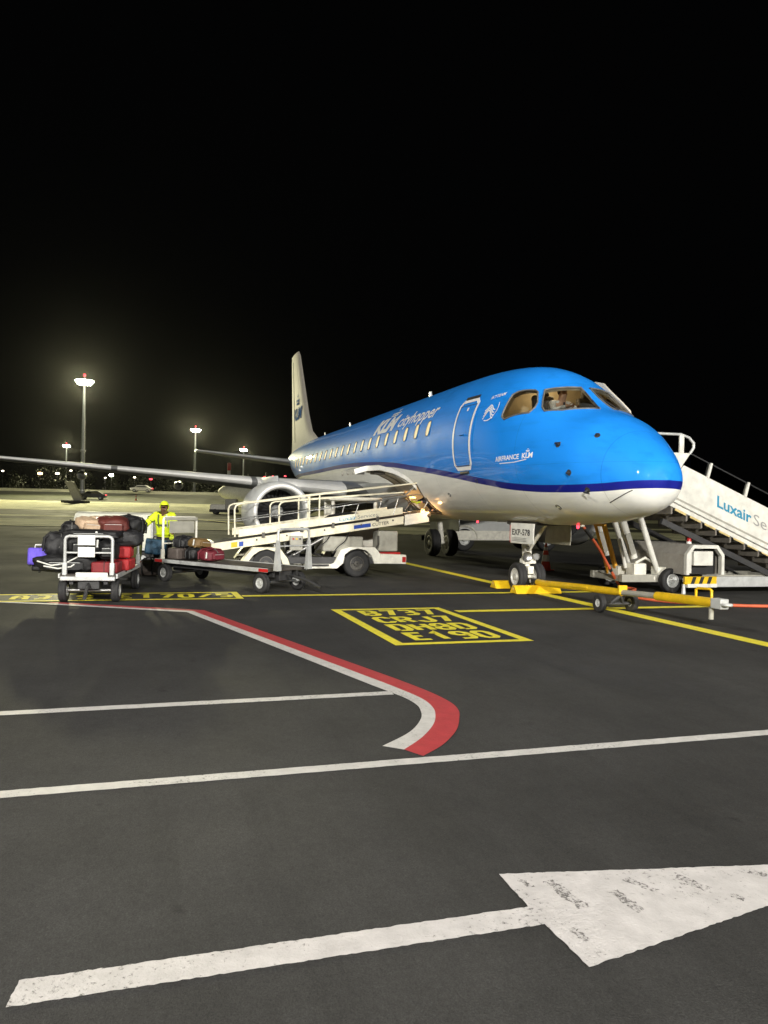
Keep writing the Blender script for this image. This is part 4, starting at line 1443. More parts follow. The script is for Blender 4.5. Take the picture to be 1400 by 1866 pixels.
MB().box(LP(3.36, 0.96, CV(.96) - .10), (.16, .08, .08)).build('rubber_buffer', 'rubber', ldr, bevel=0.02)
bc = MB().lathe([(.001, 0), (.045, 0), (.045, .07), (.03, .10), (.001, .11)], LP(3.36, 1.12, CV(1.1) - .02), 'z', 12)
bc.build('work_lamp', 'lamp_orange', ldr, 50)
wl_ = bpy.data.lights.new('work_light', 'POINT')
wl_.energy = 4.0
wl_.color = (1.0, 0.52, 0.18)
wl_.shadow_soft_size = 0.05
wo_ = bpy.data.objects.new('work_light', wl_)
wo_.location = (3.20, 0.98, CV(1.1) - .02)
COL.objects.link(wo_)
# stickers
def side_word(body, y0, z0, h, w, material, name='side_lettering', x=3.327, tilt=True, bold=0.0):
    sl = (1.60 - .80) / (6.22 - 1.0)
    return lettering(name, body, lambda a, b: LP(x, y0 - a, z0 + b + a * sl), material, ldr, h, bold, 0, 1.0, w)
side_word('Luxair', 3.25, CV(3.25) + .07, 0.085, 0.42, 'lettering_teal', x=3.294, bold=.01)
side_word('Services', 2.80, CV(2.80) + .07, 0.085, 0.50, 'lettering_grey', x=3.294)
side_word('CUTTER', 2.42, CV(2.42) - .165, 0.075, 0.42, 'lettering_black', x=3.325)
def patch(y0, y1, dz0, dz1, material, name='side_sticker', x=3.3275):
    b = MB()
    b.prism([(y0, CV(y0) + dz0), (y1, CV(y1) + dz0), (y1, CV(y1) + dz1), (y0, CV(y0) + dz1)], lambda a, c, t: LP(t, a, c), x, x + .002)
    b.build(name, material, ldr)
patch(2.88, 2.46, -.17, -.08, 'sign_blue')
patch(5.60, 5.50, -.19, -.08, 'sign_blue')
patch(5.78, 5.64, -.19, -.07, 'yellow_metal')
patch(4.40, 4.16, -.16, -.05, 'sign_white')
for k_ in range(3):
    yk = 4.3 - k_ * .45
    MB().path(smooth_path([LP(3.30, yk, .55), LP(3.26, yk - .12, .72), LP(3.30, yk - .30, .86), LP(3.42, yk - .42, .98 + k_ * .04)], 4), .014, 6).build('hydraulic_hose', 'black', ldr, 60)
MB().box(LP(3.30, 4.28, .80), (.10, .30, .34)).build('control_box', 'grey_panel', ldr, bevel=.012)
for k_ in range(3):
    MB().lathe([(.001, -.02), (.022, -.02), (.022, .0), (.001, .0)], LP(3.245, 4.36 - k_ * .08, .90), 'x', 10).build('push_button', ('red_gloss', 'yellow_metal', 'black')[k_], ldr)
for yk in (5.2, 4.5, 3.6, 2.7, 1.9):
    MB().lathe([(.001, -.012), (.022, -.012), (.022, .0), (.001, .0)], LP(3.33, yk, CV(yk) - .09), 'x', 8).build('bolt', 'grease', ldr)
for yk in (5.05, 4.15, 3.4, 2.3):
    MB().box(LP(3.315, yk, CV(yk) + .0), (.05, .07, .12)).build('clamp', 'grease', ldr, bevel=.006)
MB().path([LP(3.3, 2.36, .60), LP(3.2, 2.3, .78), LP(3.2, 2.3, 1.0)], .025, 8).build('exhaust_pipe', 'grease', ldr, 60)
MB().box(LP(3.14, 3.75, .30), (.20, .42, .03)).build('foot_step', 'dark_metal', ldr, bevel=.006)
# hand rails: two long hoops on the near side, one on the far side
for xs, nm in ((3.30, 'a'), (4.60, 'b')):
    h1 = MB()
    h1.path([LP(xs, 5.70, CV(5.70) + .05)] + [LP(xs, 5.72, 1.56), LP(xs, 5.69, 1.64), LP(xs, 5.60, 1.685)] + [LP(xs, 3.62, 1.97), LP(xs, 1.20, 2.31)], 0.021, 8)
    h1.build('hand_rail', 'cream_metal', ldr, 60)
    h2 = MB()
    h2.path([LP(xs, 5.70, 1.29), LP(xs, 3.6, 1.62), LP(xs, 1.3, 2.02)], 0.014, 8)
    h2.path([LP(xs, 1.3, 2.02), LP(xs, 1.05, 2.0), LP(xs, 1.0, 1.86), LP(xs, 1.16, CV(1.2) + .05)], 0.014, 8)
    h2.build('middle_rail', 'steel', ldr, 60)
    h3 = MB()
    h3.path([LP(xs + .06, 4.68, CV(4.68) + .05), LP(xs + .06, 4.69, 1.66), LP(xs + .06, 4.65, 1.73), LP(xs + .06, 4.56, 1.765), LP(xs + .06, 2.95, 1.93), LP(xs + .06, 1.62, 2.06)], 0.02, 8)
    h3.build('inner_rail', 'cream_metal', ldr, 60)
    for yy, tp in ((3.98, 1.92), (3.74, 1.95)):
        MB().tube(LP(xs + .01, yy, CV(yy) + .05), LP(xs + .01, yy, tp), 0.020, 0.020, 8).build('rail_post', 'cream_metal', ldr, 60)
    for yy in (2.9, 1.9):
        MB().tube(LP(xs + .01, yy, CV(yy) + .05), LP(xs + .01, yy - .12, 1.62 + (3.6 - yy) * .172), 0.014, 0.014, 8).build('rail_post', 'steel', ldr, 60)
# driver's cab beyond the belt
cab = MB()
for yy in (3.08, 1.95):
    cab.path([LP(4.66, yy, .7), LP(4.66, yy, 1.82)], 0.05, 8)
    cab.path([LP(5.45, yy, .7), LP(5.45, yy, 1.82)], 0.05, 8)
cab.build('cab_pillar', 'white_metal', ldr, 60)
cr_ = MB().box(LP(5.05, 2.5, 1.88), (1.0, 1.42, .10))
cr_.build('cab_roof', 'white_metal', ldr, bevel=0.04)
cb = MB().box(LP(5.05, 2.5, .95), (.95, 1.3, .62))
cb.build('cab_body', 'white_metal', ldr, bevel=0.04)
MB().box(LP(5.44, 2.5, 1.5), (.04, 1.25, .70)).build('cab_back', 'white_metal', ldr, bevel=.01)
gl = MB()
gl.box(LP(4.67, 2.52, 1.53), (.008, 1.0, .52))
gl.box(LP(5.05, 1.96, 1.53), (.74, .008, .52))
gl.build('cab_glass', 'dark_glass', ldr)
sw = MB().path([LP(5.05 + .17 * math.cos(t * .524), 2.2 + .05 * math.sin(t * .524), 1.42 + .17 * math.sin(t * .524)) for t in range(12)], 0.014, 6, True)
sw.build('steering_wheel', 'black', ldr, 60)

# ---------------------------------------------------------------- passenger stairs at the port door
stx = thing('passenger_stairs', 'white mobile passenger stairs with lettered side panel leading up to the far door', 'stairs', (0, -3.2, 0))
def SP(x, y, z):
    return Vector((x, y + 3.2, z))
def flight_z(y):
    """height of the nosing line"""
    return 2.42 + (y + 3.25) * 0.372
for xs, nm in ((-.78, 1), (.78, -1)):
    p = MB()
    def side(poly, t=0.05):
        m = MB()
        m.prism(poly, lambda a, b, tt: SP(tt, a, b), xs - t / 2, xs + t / 2)
        return m
    side([(-3.23, 2.72), (-8.6, .67), (-8.6, .12), (-7.7, .06), (-3.0, 1.93), (-2.2, 1.93), (-2.2, 2.40), (-3.0, 2.40)]).build('side_panel', 'stairs_white', stx, bevel=0.015)
    m2 = MB()
    m2.beam(SP(xs - .012 * nm, -3.0, 2.03), SP(xs - .012 * nm, -7.9, 0.12), 0.05, 0.035)
    m2.build('panel_trim', 'grey_panel', stx)
    m3 = MB()
    m3.beam(SP(xs + .045 * nm, -2.9, 1.92), SP(xs + .045 * nm, -7.4, .12), 0.04, 0.10)
    m3.build('stringer', 'stairs_white', stx, bevel=0.01)
    side([(-2.35, 2.98), (-3.40, 2.98), (-3.22, 2.74), (-3.0, 2.42), (-2.35, 2.42)], 0.045).build('platform_panel', 'stairs_white', stx, bevel=0.012)
    MB().box(SP(xs, -3.17, 3.17), (.05, .11, .40)).build('rail_post', 'stairs_white', stx, bevel=0.012)
    MB().path([SP(xs, -2.4, 3.36), SP(xs, -3.15, 3.37), SP(xs, -3.36, 3.31), SP(xs, -3.48, 3.20), SP(xs, -3.48, 3.10), SP(xs, -3.38, 2.96)], 0.03, 8).build('hand_rail', 'galvanised', stx, 60)
    for k in range(5):
        y0 = -3.84 - k * 1.0
        z0 = 2.72 + (y0 + 3.23) * .382
        m = MB()
        m.beam(SP(xs, y0, z0 - .02), SP(xs, y0 - .09, z0 + .30), 0.05, 0.11, (1, 0, 0))
        m.build('rail_post', 'stairs_white', stx, bevel=0.008)
    g = MB()
    g.prism([(-3.40, 2.66), (-3.40, 2.96), (-8.5, .99), (-8.5, .71)], lambda a, b, t: SP(t, a, b), xs - .006, xs + .006)
    g.build('glass_screen', 'dark_glass', stx)
    MB().beam(SP(xs, -3.42, 2.965), SP(xs, -8.5, 1.0), 0.035, 0.025).build('hand_rail', 'black', stx)
for k in range(11):
    y = -3.05 - k * 0.385
    z = 1.83 - k * 0.150
    s_ = MB()
    s_.prism([(y + .06, z), (y - .36, z), (y - .36, z - .03), (y + .02, z - .03), (y + .02, z - .14), (y + .06, z - .16)], lambda a, b, t: SP(t, a, b), -.72, .72)
    s_.build('step', 'step_metal', stx)
    e_ = MB()
    e_.beam(SP(-.748, y - .30, z - .16), SP(-.748, y - .02, z - .05), 0.012, 0.05)
    e_.build('step_edge', 'step_edge_paint', stx)
pf = MB().box(SP(0, -2.62, 2.40), (1.5, 1.2, .10))
pf.build('platform', 'grey_panel', stx, bevel=0.02)
MB().box(SP(0, -2.0, 2.40), (1.55, .14, .16)).build('rubber_buffer', 'rubber', stx, bevel=0.03)
MB().beam(SP(-.66, -2.8, 1.52), SP(-.66, -6.35, .12), 0.08, 0.12).build('under_beam', 'dark_metal', stx)
MB().beam(SP(.66, -2.8, 1.52), SP(.66, -6.35, .12), 0.08, 0.12).build('under_beam', 'dark_metal', stx)
# legs under the platform and the wheeled base
for xs in (-.5, .5):
    MB().tube(SP(xs, -1.95, 1.62 if xs > 0 else 1.50), SP(xs, -2.26, .72), 0.085, 0.075, 14).build('lift_column', 'stairs_white', stx, 50)
    MB().tube(SP(xs, -2.36, 1.66), SP(xs, -2.86, .42), 0.065, 0.055, 14).build('lift_column', 'stairs_white', stx, 50)
    MB().tube(SP(xs, -1.95, 1.55), SP(xs, -2.0, 2.36), 0.05, 0.05, 12).build('lift_column', 'stairs_white', stx, 50)
    MB().tube(SP(xs, -2.4, 1.62), SP(xs, -2.4, 2.36), 0.05, 0.05, 12).build('lift_column', 'stairs_white', stx, 50)
    MB().box(SP(xs - .09, -2.10, 1.02), (.03, .12, .46), Euler((R(-20), 0, 0))).build('column_guard', 'grey_panel', stx, bevel=0.006)
MB().tube(SP(-.35, -1.98, 1.12), SP(-.35, -2.16, .50), 0.04, 0.04, 10).build('lift_ram', 'stairs_white', stx, 50)
yb = MB()
yb.beam(SP(0.05, -1.86, 1.42), SP(0.05, -2.24, .30), 0.10, 0.07)
yb.beam(SP(0.30, -1.80, 1.42), SP(0.30, -2.18, .30), 0.06, 0.05)
yb.beam(SP(0.05, -1.86, 1.40), SP(0.30, -1.80, 1.40), 0.06, 0.06)
yb.build('safety_frame', 'orange_metal', stx, bevel=0.008)
bs = MB()
for xs in (-.55, .55):
    bs.beam(SP(xs, -1.9, .30), SP(xs, -8.4, .26), 0.12, 0.16)
for yy in (-2.0, -3.0, -4.4, -6.2, -8.2):
    bs.beam(SP(-.55, yy, .28), SP(.55, yy, .28), 0.10, 0.12)
bs.build('base_frame', 'grey_panel', stx, bevel=0.01)
ax_ = MB()
ax_.tube(SP(-.6, -2.75, .30), SP(.6, -2.45, .30), 0.07, 0.07, 10)
ax_.box(SP(-.45, -2.35, .48), (.30, .30, .26))
ax_.box(SP(-.45, -2.92, .42), (.24, .22, .22))
ax_.box(SP(.1, -2.4, .42), (.4, .5, .2))
ax_.path([SP(-.5, -2.3, .62), SP(-.4, -2.6, .72), SP(-.3, -2.9, .60)], 0.03, 8)
ax_.build('axle', 'white_metal', stx, bevel=0.02)
for (x, y) in ((-.72, -3.02), (.70, -2.42), (-.72, -7.4), (.72, -7.4)):
    wheel(stx, SP(x, y, .26), .26, .18, 'x', 'galvanised', 'wheel', .56)
# power unit in its octagonal hood
OC = [(-3.02, .42), (-3.02, .84), (-3.18, 1.04), (-3.80, 1.04), (-3.97, .84), (-3.97, .42)]
OI = [(-3.09, .42), (-3.09, .81), (-3.21, .97), (-3.77, .97), (-3.90, .81), (-3.90, .42)]
hd = MB()
n = 6
rg = []
for x_, poly in ((-1.13, OC), (0.78, OC)):
    rg.append([SP(x_, a + (.12 if x_ > 0 else 0) * 0, b) for a, b in poly])
vs = rg[0] + rg[1]
hd.add(vs, [(i, i + 1, n + i + 1, n + i) for i in range(5)])
hd.add([SP(0.78, a, b) for a, b in OC], [tuple(range(6))])
hd.build('power_unit_hood', 'grey_canvas', stx)
fr_ = MB()
vs = [SP(-1.22, a, b) for a, b in OC] + [SP(-1.22, a, b) for a, b in OI] + [SP(-1.12, a, b) for a, b in OC] + [SP(-1.12, a, b) for a, b in OI]
fs = []
for i in range(5):
    fs += [(i, i + 1, 6 + i + 1, 6 + i), (12 + i, 12 + i + 1, 18 + i + 1, 18 + i), (i, i + 1, 12 + i + 1, 12 + i), (6 + i, 6 + i + 1, 18 + i + 1, 18 + i)]
for i in (0, 5):
    fs.append((i, 6 + i, 18 + i, 12 + i))
fr_.add(vs, fs).build('hood_frame', 'stairs_white', stx)
MB().add([SP(-1.02, a, b) for a, b in OI], [tuple(range(6))]).build('hood_back', 'black', stx)
MB().box(SP(-1.12, -3.46, .76), (.16, .48, .30)).build('control_box', 'stairs_white', stx, bevel=0.012)
MB().box(SP(-1.14, -3.13, .66), (.10, .08, .42)).build('control_post', 'stairs_white', stx, bevel=0.01)
MB().path([SP(-1.16, -3.50, .91), SP(-1.18, -3.42, .95), SP(-1.18, -3.32, .95), SP(-1.16, -3.24, .90)], 0.012, 6).build('cable', 'black', stx, 60)
hz_ = MB()
hz_.box(SP(-1.15, -3.42, .30), (.06, .80, .16))
hzo = hz_.build('hazard_board', 'yellow_metal', stx, bevel=0.006)
for k in range(3):
    y = -3.16 - k * .20
    MB().add([SP(-1.182, y, .225), SP(-1.182, y - .09, .225), SP(-1.182, y - .15, .375), SP(-1.182, y - .06, .375)], [(0, 1, 2, 3)]).build('hazard_stripe', 'black', hzo)
MB().box(SP(-1.12, -3.46, .19), (.14, .74, .08)).build('tow_bracket', 'stairs_white', stx, bevel=0.01)
MB().tube(SP(-1.14, -3.02, .22), SP(-1.14, -3.02, .02), .03, .05, 10).build('jack_foot', 'galvanised', stx, 50)
MB().beam(SP(-1.05, -3.72, .26), SP(-1.05, -8.2, .24), 0.08, 0.22).build('side_beam', 'galvanised', stx, bevel=0.01)
MB().lathe([(.001, 1.04), (.055, 1.04), (.05, 1.09)], SP(-.62, -3.55, 0), 'z', 12).build('beacon_base', 'sign_white', stx)
MB().lathe([(.05, 1.09), (.045, 1.16), (.02, 1.19), (.001, 1.19)], SP(-.62, -3.55, 0), 'z', 12).build('beacon', 'red_gloss', stx, 50)
slp = -.382
lettering('side_lettering', 'Luxair', lambda a, b: SP(-.812, -4.10 - a, 1.86 + b + (a * slp)), 'lettering_teal', stx, .235, .02, 0, 1.0, .92)
lettering('side_lettering', 'Services', lambda a, b: SP(-.812, -5.08 - a, 1.49 + b + (a * slp)), 'lettering_grey', stx, .235, 0, 0, 1.0, 1.35)

# ---------------------------------------------------------------- tow bar, chocks, cone, cable under the nose
tb = thing('tow_bar', 'yellow tow bar on two small wheels lying ahead of the nose wheels', 'tow bar', (-3.3, .1, 0))
def TP(x, y, z):
    return Vector((x + 3.3, y - .1, z))
MB().path([TP(-.55, .05, .23), TP(-.9, .07, .235), TP(-2.2, .1, .30), TP(-3.50, .1, .345)], .062, 12).build('bar', 'yellow_metal', tb, 50)
MB().beam(TP(-2.05, .1, .305), TP(-2.55, .1, .325), .15, .04).build('bar_plate', 'yellow_metal', tb, bevel=.01)
MB().box(TP(-3.52, .1, .39), (.05, .16, .15)).build('bracket', 'yellow_metal', tb, bevel=.01)
MB().tube(TP(-3.50, .1, .345), TP(-4.42, .1, .39), .048, .048, 12).build('shear_section', 'grey_panel', tb, 50)
MB().tube(TP(-4.42, .1, .39), TP(-5.70, .1, .44), .068, .068, 14).build('bar', 'yellow_metal', tb, 50)
MB().path([TP(-5.30, .1, .48), TP(-5.30, .1, .59), TP(-5.34, .1, .61), TP(-5.58, .1, .62), TP(-5.62, .1, .60), TP(-5.62, .1, .50)], .018, 8).build('handle', 'yellow_metal', tb, 60)
hd = MB()
hd.box(TP(-5.78, .1, .44), (.20, .14, .14))
hd.path(arc(TP(-5.92, .1, .44), .06, 0, 360, 16, 'xy'), .022, 8)
hd.build('towing_eye', 'galvanised', tb, bevel=.02)
MB().tube(TP(-5.62, .1, .38), TP(-5.62, .1, .20), .035, .035, 10).build('stand_leg', 'grey_panel', tb, 50)
MB().box(TP(-.45, .03, .24), (.22, .14, .10)).build('coupling', 'dark_metal', tb, bevel=.02)
axl = MB()
axl.tube(TP(-3.35, .44, .14), TP(-3.35, -.22, .14), .035, .035, 10)
axl.path([TP(-3.35, .20, .15), TP(-3.45, .1, .30), TP(-3.35, -.02, .15)], .035, 8)
axl.build('axle', 'dark_metal', tb, 50)
for y in (.42, -.20):
    wheel(tb, TP(-3.35, y, .155), .155, .10, 'y', 'galvanised', 'wheel', .42)

def chock(x0, label, y0, y1, loc):
    o = thing('wheel_chock', label, 'chock', loc, 0, 'chocks at the nose wheels')
    m = MB()
    m.prism([(-.16, .01), (.16, .01), (.05, .17), (-.05, .17)], lambda a, b, t: Vector((a, t, b)), y0, y1)
    m.build('block', 'yellow_metal', o, bevel=.012)
    MB().path([(0, y1, .10), (-.08, y1 - .12, .06), (-.02, y1 - .25, .02), (.06, y1 - .12, .06), (0, y1, .12)], .012, 6).build('rope', 'cone_white', o, 60)
    return o
chock(0, 'long yellow wheel chock in front of the nose wheels', -.42, .60, (-.56, 0, 0))
chock(0, 'yellow wheel chock behind the nose wheels', -.50, .56, (.46, 0, 0))
def cone(loc, label, h=.70):
    o = thing('traffic_cone', label, 'cone', loc)
    MB().box((0, 0, .02), (.36, .36, .04)).build('base', 'cone_red', o, bevel=.01)
    for a, b, m in ((0, .30, 'cone_red'), (.30, .55, 'cone_white'), (.55, .72, 'cone_red'), (.72, .85, 'cone_white'), (.85, 1.0, 'cone_red')):
        r0, r1 = .15 - .125 * a, .15 - .125 * b
        MB().lathe([(r0, .04 + a * (h - .04)), (r1, .04 + b * (h - .04))] + ([(.001, h)] if b == 1.0 else []), (0, 0, 0), 'z', 20).build('band', m, o, 60)
    return o
p = C2W(4.62, 22.0)
cone((p.x, p.y, 0), 'red and white traffic cone standing behind the nose wheels', .78)
p = C2W(-41, 128)
cone((p.x, p.y, hz(128) + .03), 'small orange traffic cone on the far taxiway', 1.0)

cb = thing('ground_power_cable', 'orange power cable hanging from the belly and trailing along the ground', 'cable', (-1.5, -1.4, 0))
pts = [(-.85, -.75, 1.42), (-.82, -.95, 1.22), (-.70, -1.25, .95), (-.45, -1.70, .50), (-.20, -2.05, .20), (.05, -2.35, .06), (-.3, -2.45, .035), (-1.0, -1.75, .03), (-1.55, -1.46, .03), (-2.28, -1.67, .03), (-2.94, -2.36, .03), (-3.25, -3.16, .03), (-3.4, -4.4, .03), (-3.2, -6.5, .03), (-3.6, -9, .03)]
o0 = Vector((-1.5, -1.4, 0))
sp_ = [p - o0 for p in smooth_path(pts)]
MB().path(sp_, .030, 8).build('hose', 'orange_hose', cb, 60)
MB().path(sp_[3:9], .036, 8).build('sleeve', 'black', cb, 60)
MB().path(sp_[18:20], .036, 8).build('sleeve', 'black', cb, 60)
MB().box(Vector((-.86, -.73, 1.42)) - o0, (.14, .10, .10)).build('plug', 'white_metal', cb, bevel=.02)

# ---------------------------------------------------------------- baggage carts
def end_frame(parent, x, yw, z0, z1, panel=None, mid=None, taper=False, mt='galvanised'):
    f = MB()
    r = .06
    f.path([(x, -yw, z0), (x, -yw, z1 - r), (x, -yw + r * .3, z1 - r * .3), (x, -yw + r, z1), (x, yw - r, z1), (x, yw - r * .3, z1 - r * .3), (x, yw, z1 - r), (x, yw, z0)], .026, 8)
    if mid:
        f.tube((x, -yw, mid), (x, yw, mid), .016, .016, 8)
    o = f.build('end_frame', mt, parent, 60)
    for y in (-yw, yw):
        MB().box((x, y, z0 + .10), (.06, .075, .24)).build('post_socket', mt, o, bevel=.012)
        if taper:
            MB().loft([[Vector((x + a * s, y + b * s, z)) for a, b in ((-1, -1), (1, -1), (1, 1), (-1, 1))] for s, z in ((.055, z0 - .02), (.026, z0 + .55))]).build('post_stiffener', mt, o)
    if panel:
        for (y0, y1, za, zb) in panel:
            MB().box((x - .028, (y0 + y1) / 2, (za + zb) / 2), (.012, abs(y1 - y0), zb - za)).build('document_plate', 'sign_white' if len(panel) > 1 else 'grey_panel', o, bevel=.004)
    return o
def cart(name, label, loc, rz, L, W, zd, group, wr=.19):
    o = thing(name, label, 'baggage cart', loc, rz, group)
    MB().box((L / 2 - .15, 0, zd - .03), (L, W, .05)).build('deck', 'deck_board', o, bevel=.006)
    fr = MB()
    for y in (-W / 2, W / 2):
        fr.beam((-.15, y, zd - .03), (L - .15, y, zd - .03), .03, .075)
    fo = fr.build('edge_rail', 'galvanised', o, bevel=.004)
    und = MB()
    for y in (-W * .3, W * .3):
        und.beam((-.1, y, zd - .12), (L - .2, y, zd - .12), .06, .10)
    und.build('chassis', 'dark_metal', o)
    for x in (.05, L - .45):
        MB().tube((x, -W * .42, wr), (x, W * .42, wr), .03, .03, 8).build('axle', 'steel', o, 50)
        MB().box((x, 0, (zd + wr) / 2), (.30, .34, zd - wr - .06)).build('turntable', 'dark_metal', o, bevel=.01)
        for y in (-W * .46, W * .46):
            wheel(o, (x, y, wr), wr, .13, 'y', 'galvanised', 'wheel', .52)
    return o
A1 = R(-8.3)
cart1 = cart('baggage_cart', 'baggage cart piled high with suitcases, two white plates on its end frame', (-.95, 8.55, 0), A1, 2.5, .90, .47, 'baggage carts')
end_frame(cart1, -.12, .37, .44, 1.09, [(-.10, .17, .945, 1.11), (-.10, .165, .75, .915)], .82)
end_frame(cart1, 2.3, .42, .44, 1.30, None, .9)
MB().box((-.17, 0, .40), (.05, .86, .07)).build('bumper', 'galvanised', cart1, bevel=.015)
MB().box((-.16, -.06, .46), (.03, .50, .08)).build('number_board', 'sign_white', cart1, bevel=.008)
MB().path([(-.1, 0, .30), (-.5, -.05, .24), (-.85, -.1, .16)], .03, 8).build('draw_bar', 'dark_metal', cart1, 60)

# the empty flat cart under the conveyor's low end
F0, F1 = Vector((0.04, 5.51)), Vector((2.17, 6.99))
ax2 = math.atan2(F1.y - F0.y, F1.x - F0.x)
perp = Vector((math.sin(ax2), -math.cos(ax2)))
mid0 = F0 + perp * .46
cart2 = cart('baggage_cart', 'nearly empty flat baggage cart with tall end frames, in front of the belt loader', (mid0.x, mid0.y, 0), ax2, 3.45, 1.06, .47, 'baggage carts', .19)
end_frame(cart2, -.30, .42, .46, 1.22, None, .90, True)
end_frame(cart2, 3.16, .44, .46, 1.36, [(-.36, .30, 1.02, 1.28)], .80, False, 'white_metal')
MB().box((3.13, 0, 1.33), (.06, .86, .07)).build('frame_cap', 'grey_panel', cart2, bevel=.01)
for xx in (-.05, 3.16):
    MB().box((xx, .547, .44), (.24, .012, .06)).build('reflector', 'red_gloss', cart2)
MB().path([(-.2, 0, .34), (-.7, 0, .26), (-1.0, 0, .16)], .03, 8).build('draw_bar', 'dark_metal', cart2, 60)

# white curtained cart behind the worker
p = C2W(-6.15, 20.6)
cart3 = cart('covered_baggage_cart', 'white covered baggage cart standing behind the worker in yellow', (p.x, p.y, 0), R(72), 2.0, 1.2, .50, 'baggage carts', .2)
bd = MB()
sec = [(-.62, .50), (-.64, 1.25), (-.58, 1.36), (-.48, 1.40), (.48, 1.40), (.58, 1.36), (.64, 1.25), (.62, .50)]
bd.loft([[Vector((x, a * k, .5 + (b - .5) * k2)) for a, b in sec] for x, k, k2 in ((-.18, .97, .97), (-.12, 1, 1), (.4, 1.0, .99), (.9, 1, 1.0), (1.4, 1.0, .99), (1.78, 1, 1), (1.84, .97, .97))])
bd.build('curtain_cover', 'white_sheet', cart3, 30)
MB().path([(-.2, -.66, .55), (-.2, -.66, 1.28), (-.2, -.58, 1.41), (-.2, .58, 1.41), (-.2, .66, 1.28), (-.2, .66, .55)], .02, 8).build('hoop', 'galvanised', cart3, 60)

# ---------------------------------------------------------------- bags
def soft_bag(name, label, loc, dims, colour, rot=(0, 0, 0), group=None, seed=0, strap=True, stripe_=None, cat='bag', ex=3.6):
    rnd = random.Random(seed)
    o = thing(name, label, cat, loc, 0, group)
    o.rotation_euler = rot
    m = MB()
    nu, nv = 40, 22
    ph = Vector((rnd.uniform(0, 50), rnd.uniform(0, 50), rnd.uniform(0, 50)))
    rings = []
    def se(t, e):
        c = math.cos(t)
        return math.copysign(abs(c) ** (2 / e), c)
    for j in range(nv):
        v = -math.pi / 2 + math.pi * (j + .02) / (nv - .96)
        ring = []
        for i in range(nu):
            u = 2 * math.pi * i / nu
            x = se(u, ex) * se(v, ex)
            y = se(u - math.pi / 2, ex) * se(v, ex)
            z = se(v - math.pi / 2, ex)
            q = Vector((x * dims[0], y * dims[1], z * dims[2]))
            w = 1 + .20 * noise.noise(q * 3.0 + ph) + .11 * noise.noise(q * 8 + ph) + .06 * noise.noise(q * 19 + ph)
            sag = 1 - .16 * (x * x + y * y) * max(0, z)
            ring.append(Vector((x * dims[0] / 2 * w, y * dims[1] / 2 * w, dims[2] / 2 + z * dims[2] / 2 * (w if z > -.8 else 1) * sag)))
        rings.append(ring)
    m.loft(rings)
    m.build('bag_body', 'bag_' + colour, o, 70)
    if not strap or seed % 3 == 0:
        pk = MB()
        pr = []
        for (f_, dx) in ((1.0, 0), (.98, .035), (.86, .055)):
            pr.append([Vector((-dims[0] * .47 - dx, y_ * dims[1] * .32 * f_, dims[2] * (.42 + z_ * .26 * f_))) for y_, z_ in ((-1, -.8), (-.8, -1), (.8, -1), (1, -.8), (1, .8), (.8, 1), (-.8, 1), (-1, .8))])
        pk.loft(pr)
        pk.build('pocket', 'bag_' + colour, o, 40)
        MB().path([(-dims[0] * .47 - .052, -dims[1] * .26, dims[2] * .58), (-dims[0] * .47 - .058, 0, dims[2] * .585), (-dims[0] * .47 - .052, dims[1] * .26, dims[2] * .58)], .005, 5).build('zip', 'galvanised', o)
    if seed % 2 == 0:
        sd_ = rnd.uniform(-.3, .3)
        MB().add([(-dims[0] * .53, sd_ + a, dims[2] * .80 + b) for a, b in ((0, 0), (.035, .004), (.045, -.12), (.008, -.125))], [(0, 1, 2, 3)]).build('luggage_tag', 'sign_white', o)
    if strap:
        s = MB()
        for sx in (-.22, .22):
            s.path([(sx * dims[0], y_ * dims[1], dims[2] * .5 + z_ * dims[2]) for y_, z_ in ((-.53, -.35), (-.54, .2), (-.36, .47), (0, .56), (.36, .47), (.54, .2), (.53, -.35))], .016, 6)
        s.build('strap', stripe_ or 'black', o, 60)
        MB().path([(x_ * dims[0], .02 * dims[1], dims[2] * (.5 + z_)) for x_, z_ in ((-.53, -.1), (-.50, .25), (-.36, .46), (0, .505), (.36, .46), (.50, .25), (.53, -.1))], .007, 5).build('zip', 'window_seal', o, 60)
        MB().path([(-.22 * dims[0], 0, dims[2] * 1.02), (-.1 * dims[0], .03, dims[2] * 1.13), (.1 * dims[0], .03, dims[2] * 1.13), (.22 * dims[0], 0, dims[2] * 1.02)], .014, 6).build('handle', stripe_ or 'black', o, 60)
    return o
def hard_case(name, label, loc, dims, colour, rot=(0, 0, 0), group=None, rib='black', cat='suitcase'):
    o = thing(name, label, cat, loc, 0, group)
    o.rotation_euler = rot
    x, y, z = dims
    MB().box((0, 0, z / 2), (x, y, z)).build('shell', 'bag_' + colour, o, bevel=.035, seg=3)
    r = MB()
    r.box((0, 0, z / 2), (x * 1.012, .012, z * 1.01))
    r.build('zip_seam', 'black', o)
    for k in (-.3, -.1, .1, .3):
        MB().box((x * k, 0, z / 2), (.02, y * 1.02, z * .86)).build('rib', 'bag_' + colour, o, bevel=.006)
    MB().path([(-.09, 0, z - .01), (-.08, 0, z + .05), (.08, 0, z + .05), (.09, 0, z - .01)], .011, 6).build('handle', rib, o, 60)
    for sx in (-.4, .4):
        for sy in (-.35, .35):
            MB().lathe([(.001, -.015), (.025, -.015), (.025, .015), (.001, .015)], (x * sx, y * sy, .0), 'y', 10).build('caster', 'black', o)
    return o
def C1(x, y, z):
    """cart-local to world"""
    c, s = math.cos(A1), math.sin(A1)
    return (-.95 + c * x - s * y, 8.55 + s * x + c * y, z)
GB = 'bags piled on the loaded cart'
def rz1(a=0, b=0, c=0):
    return (R(a), R(b), A1 + R(c))
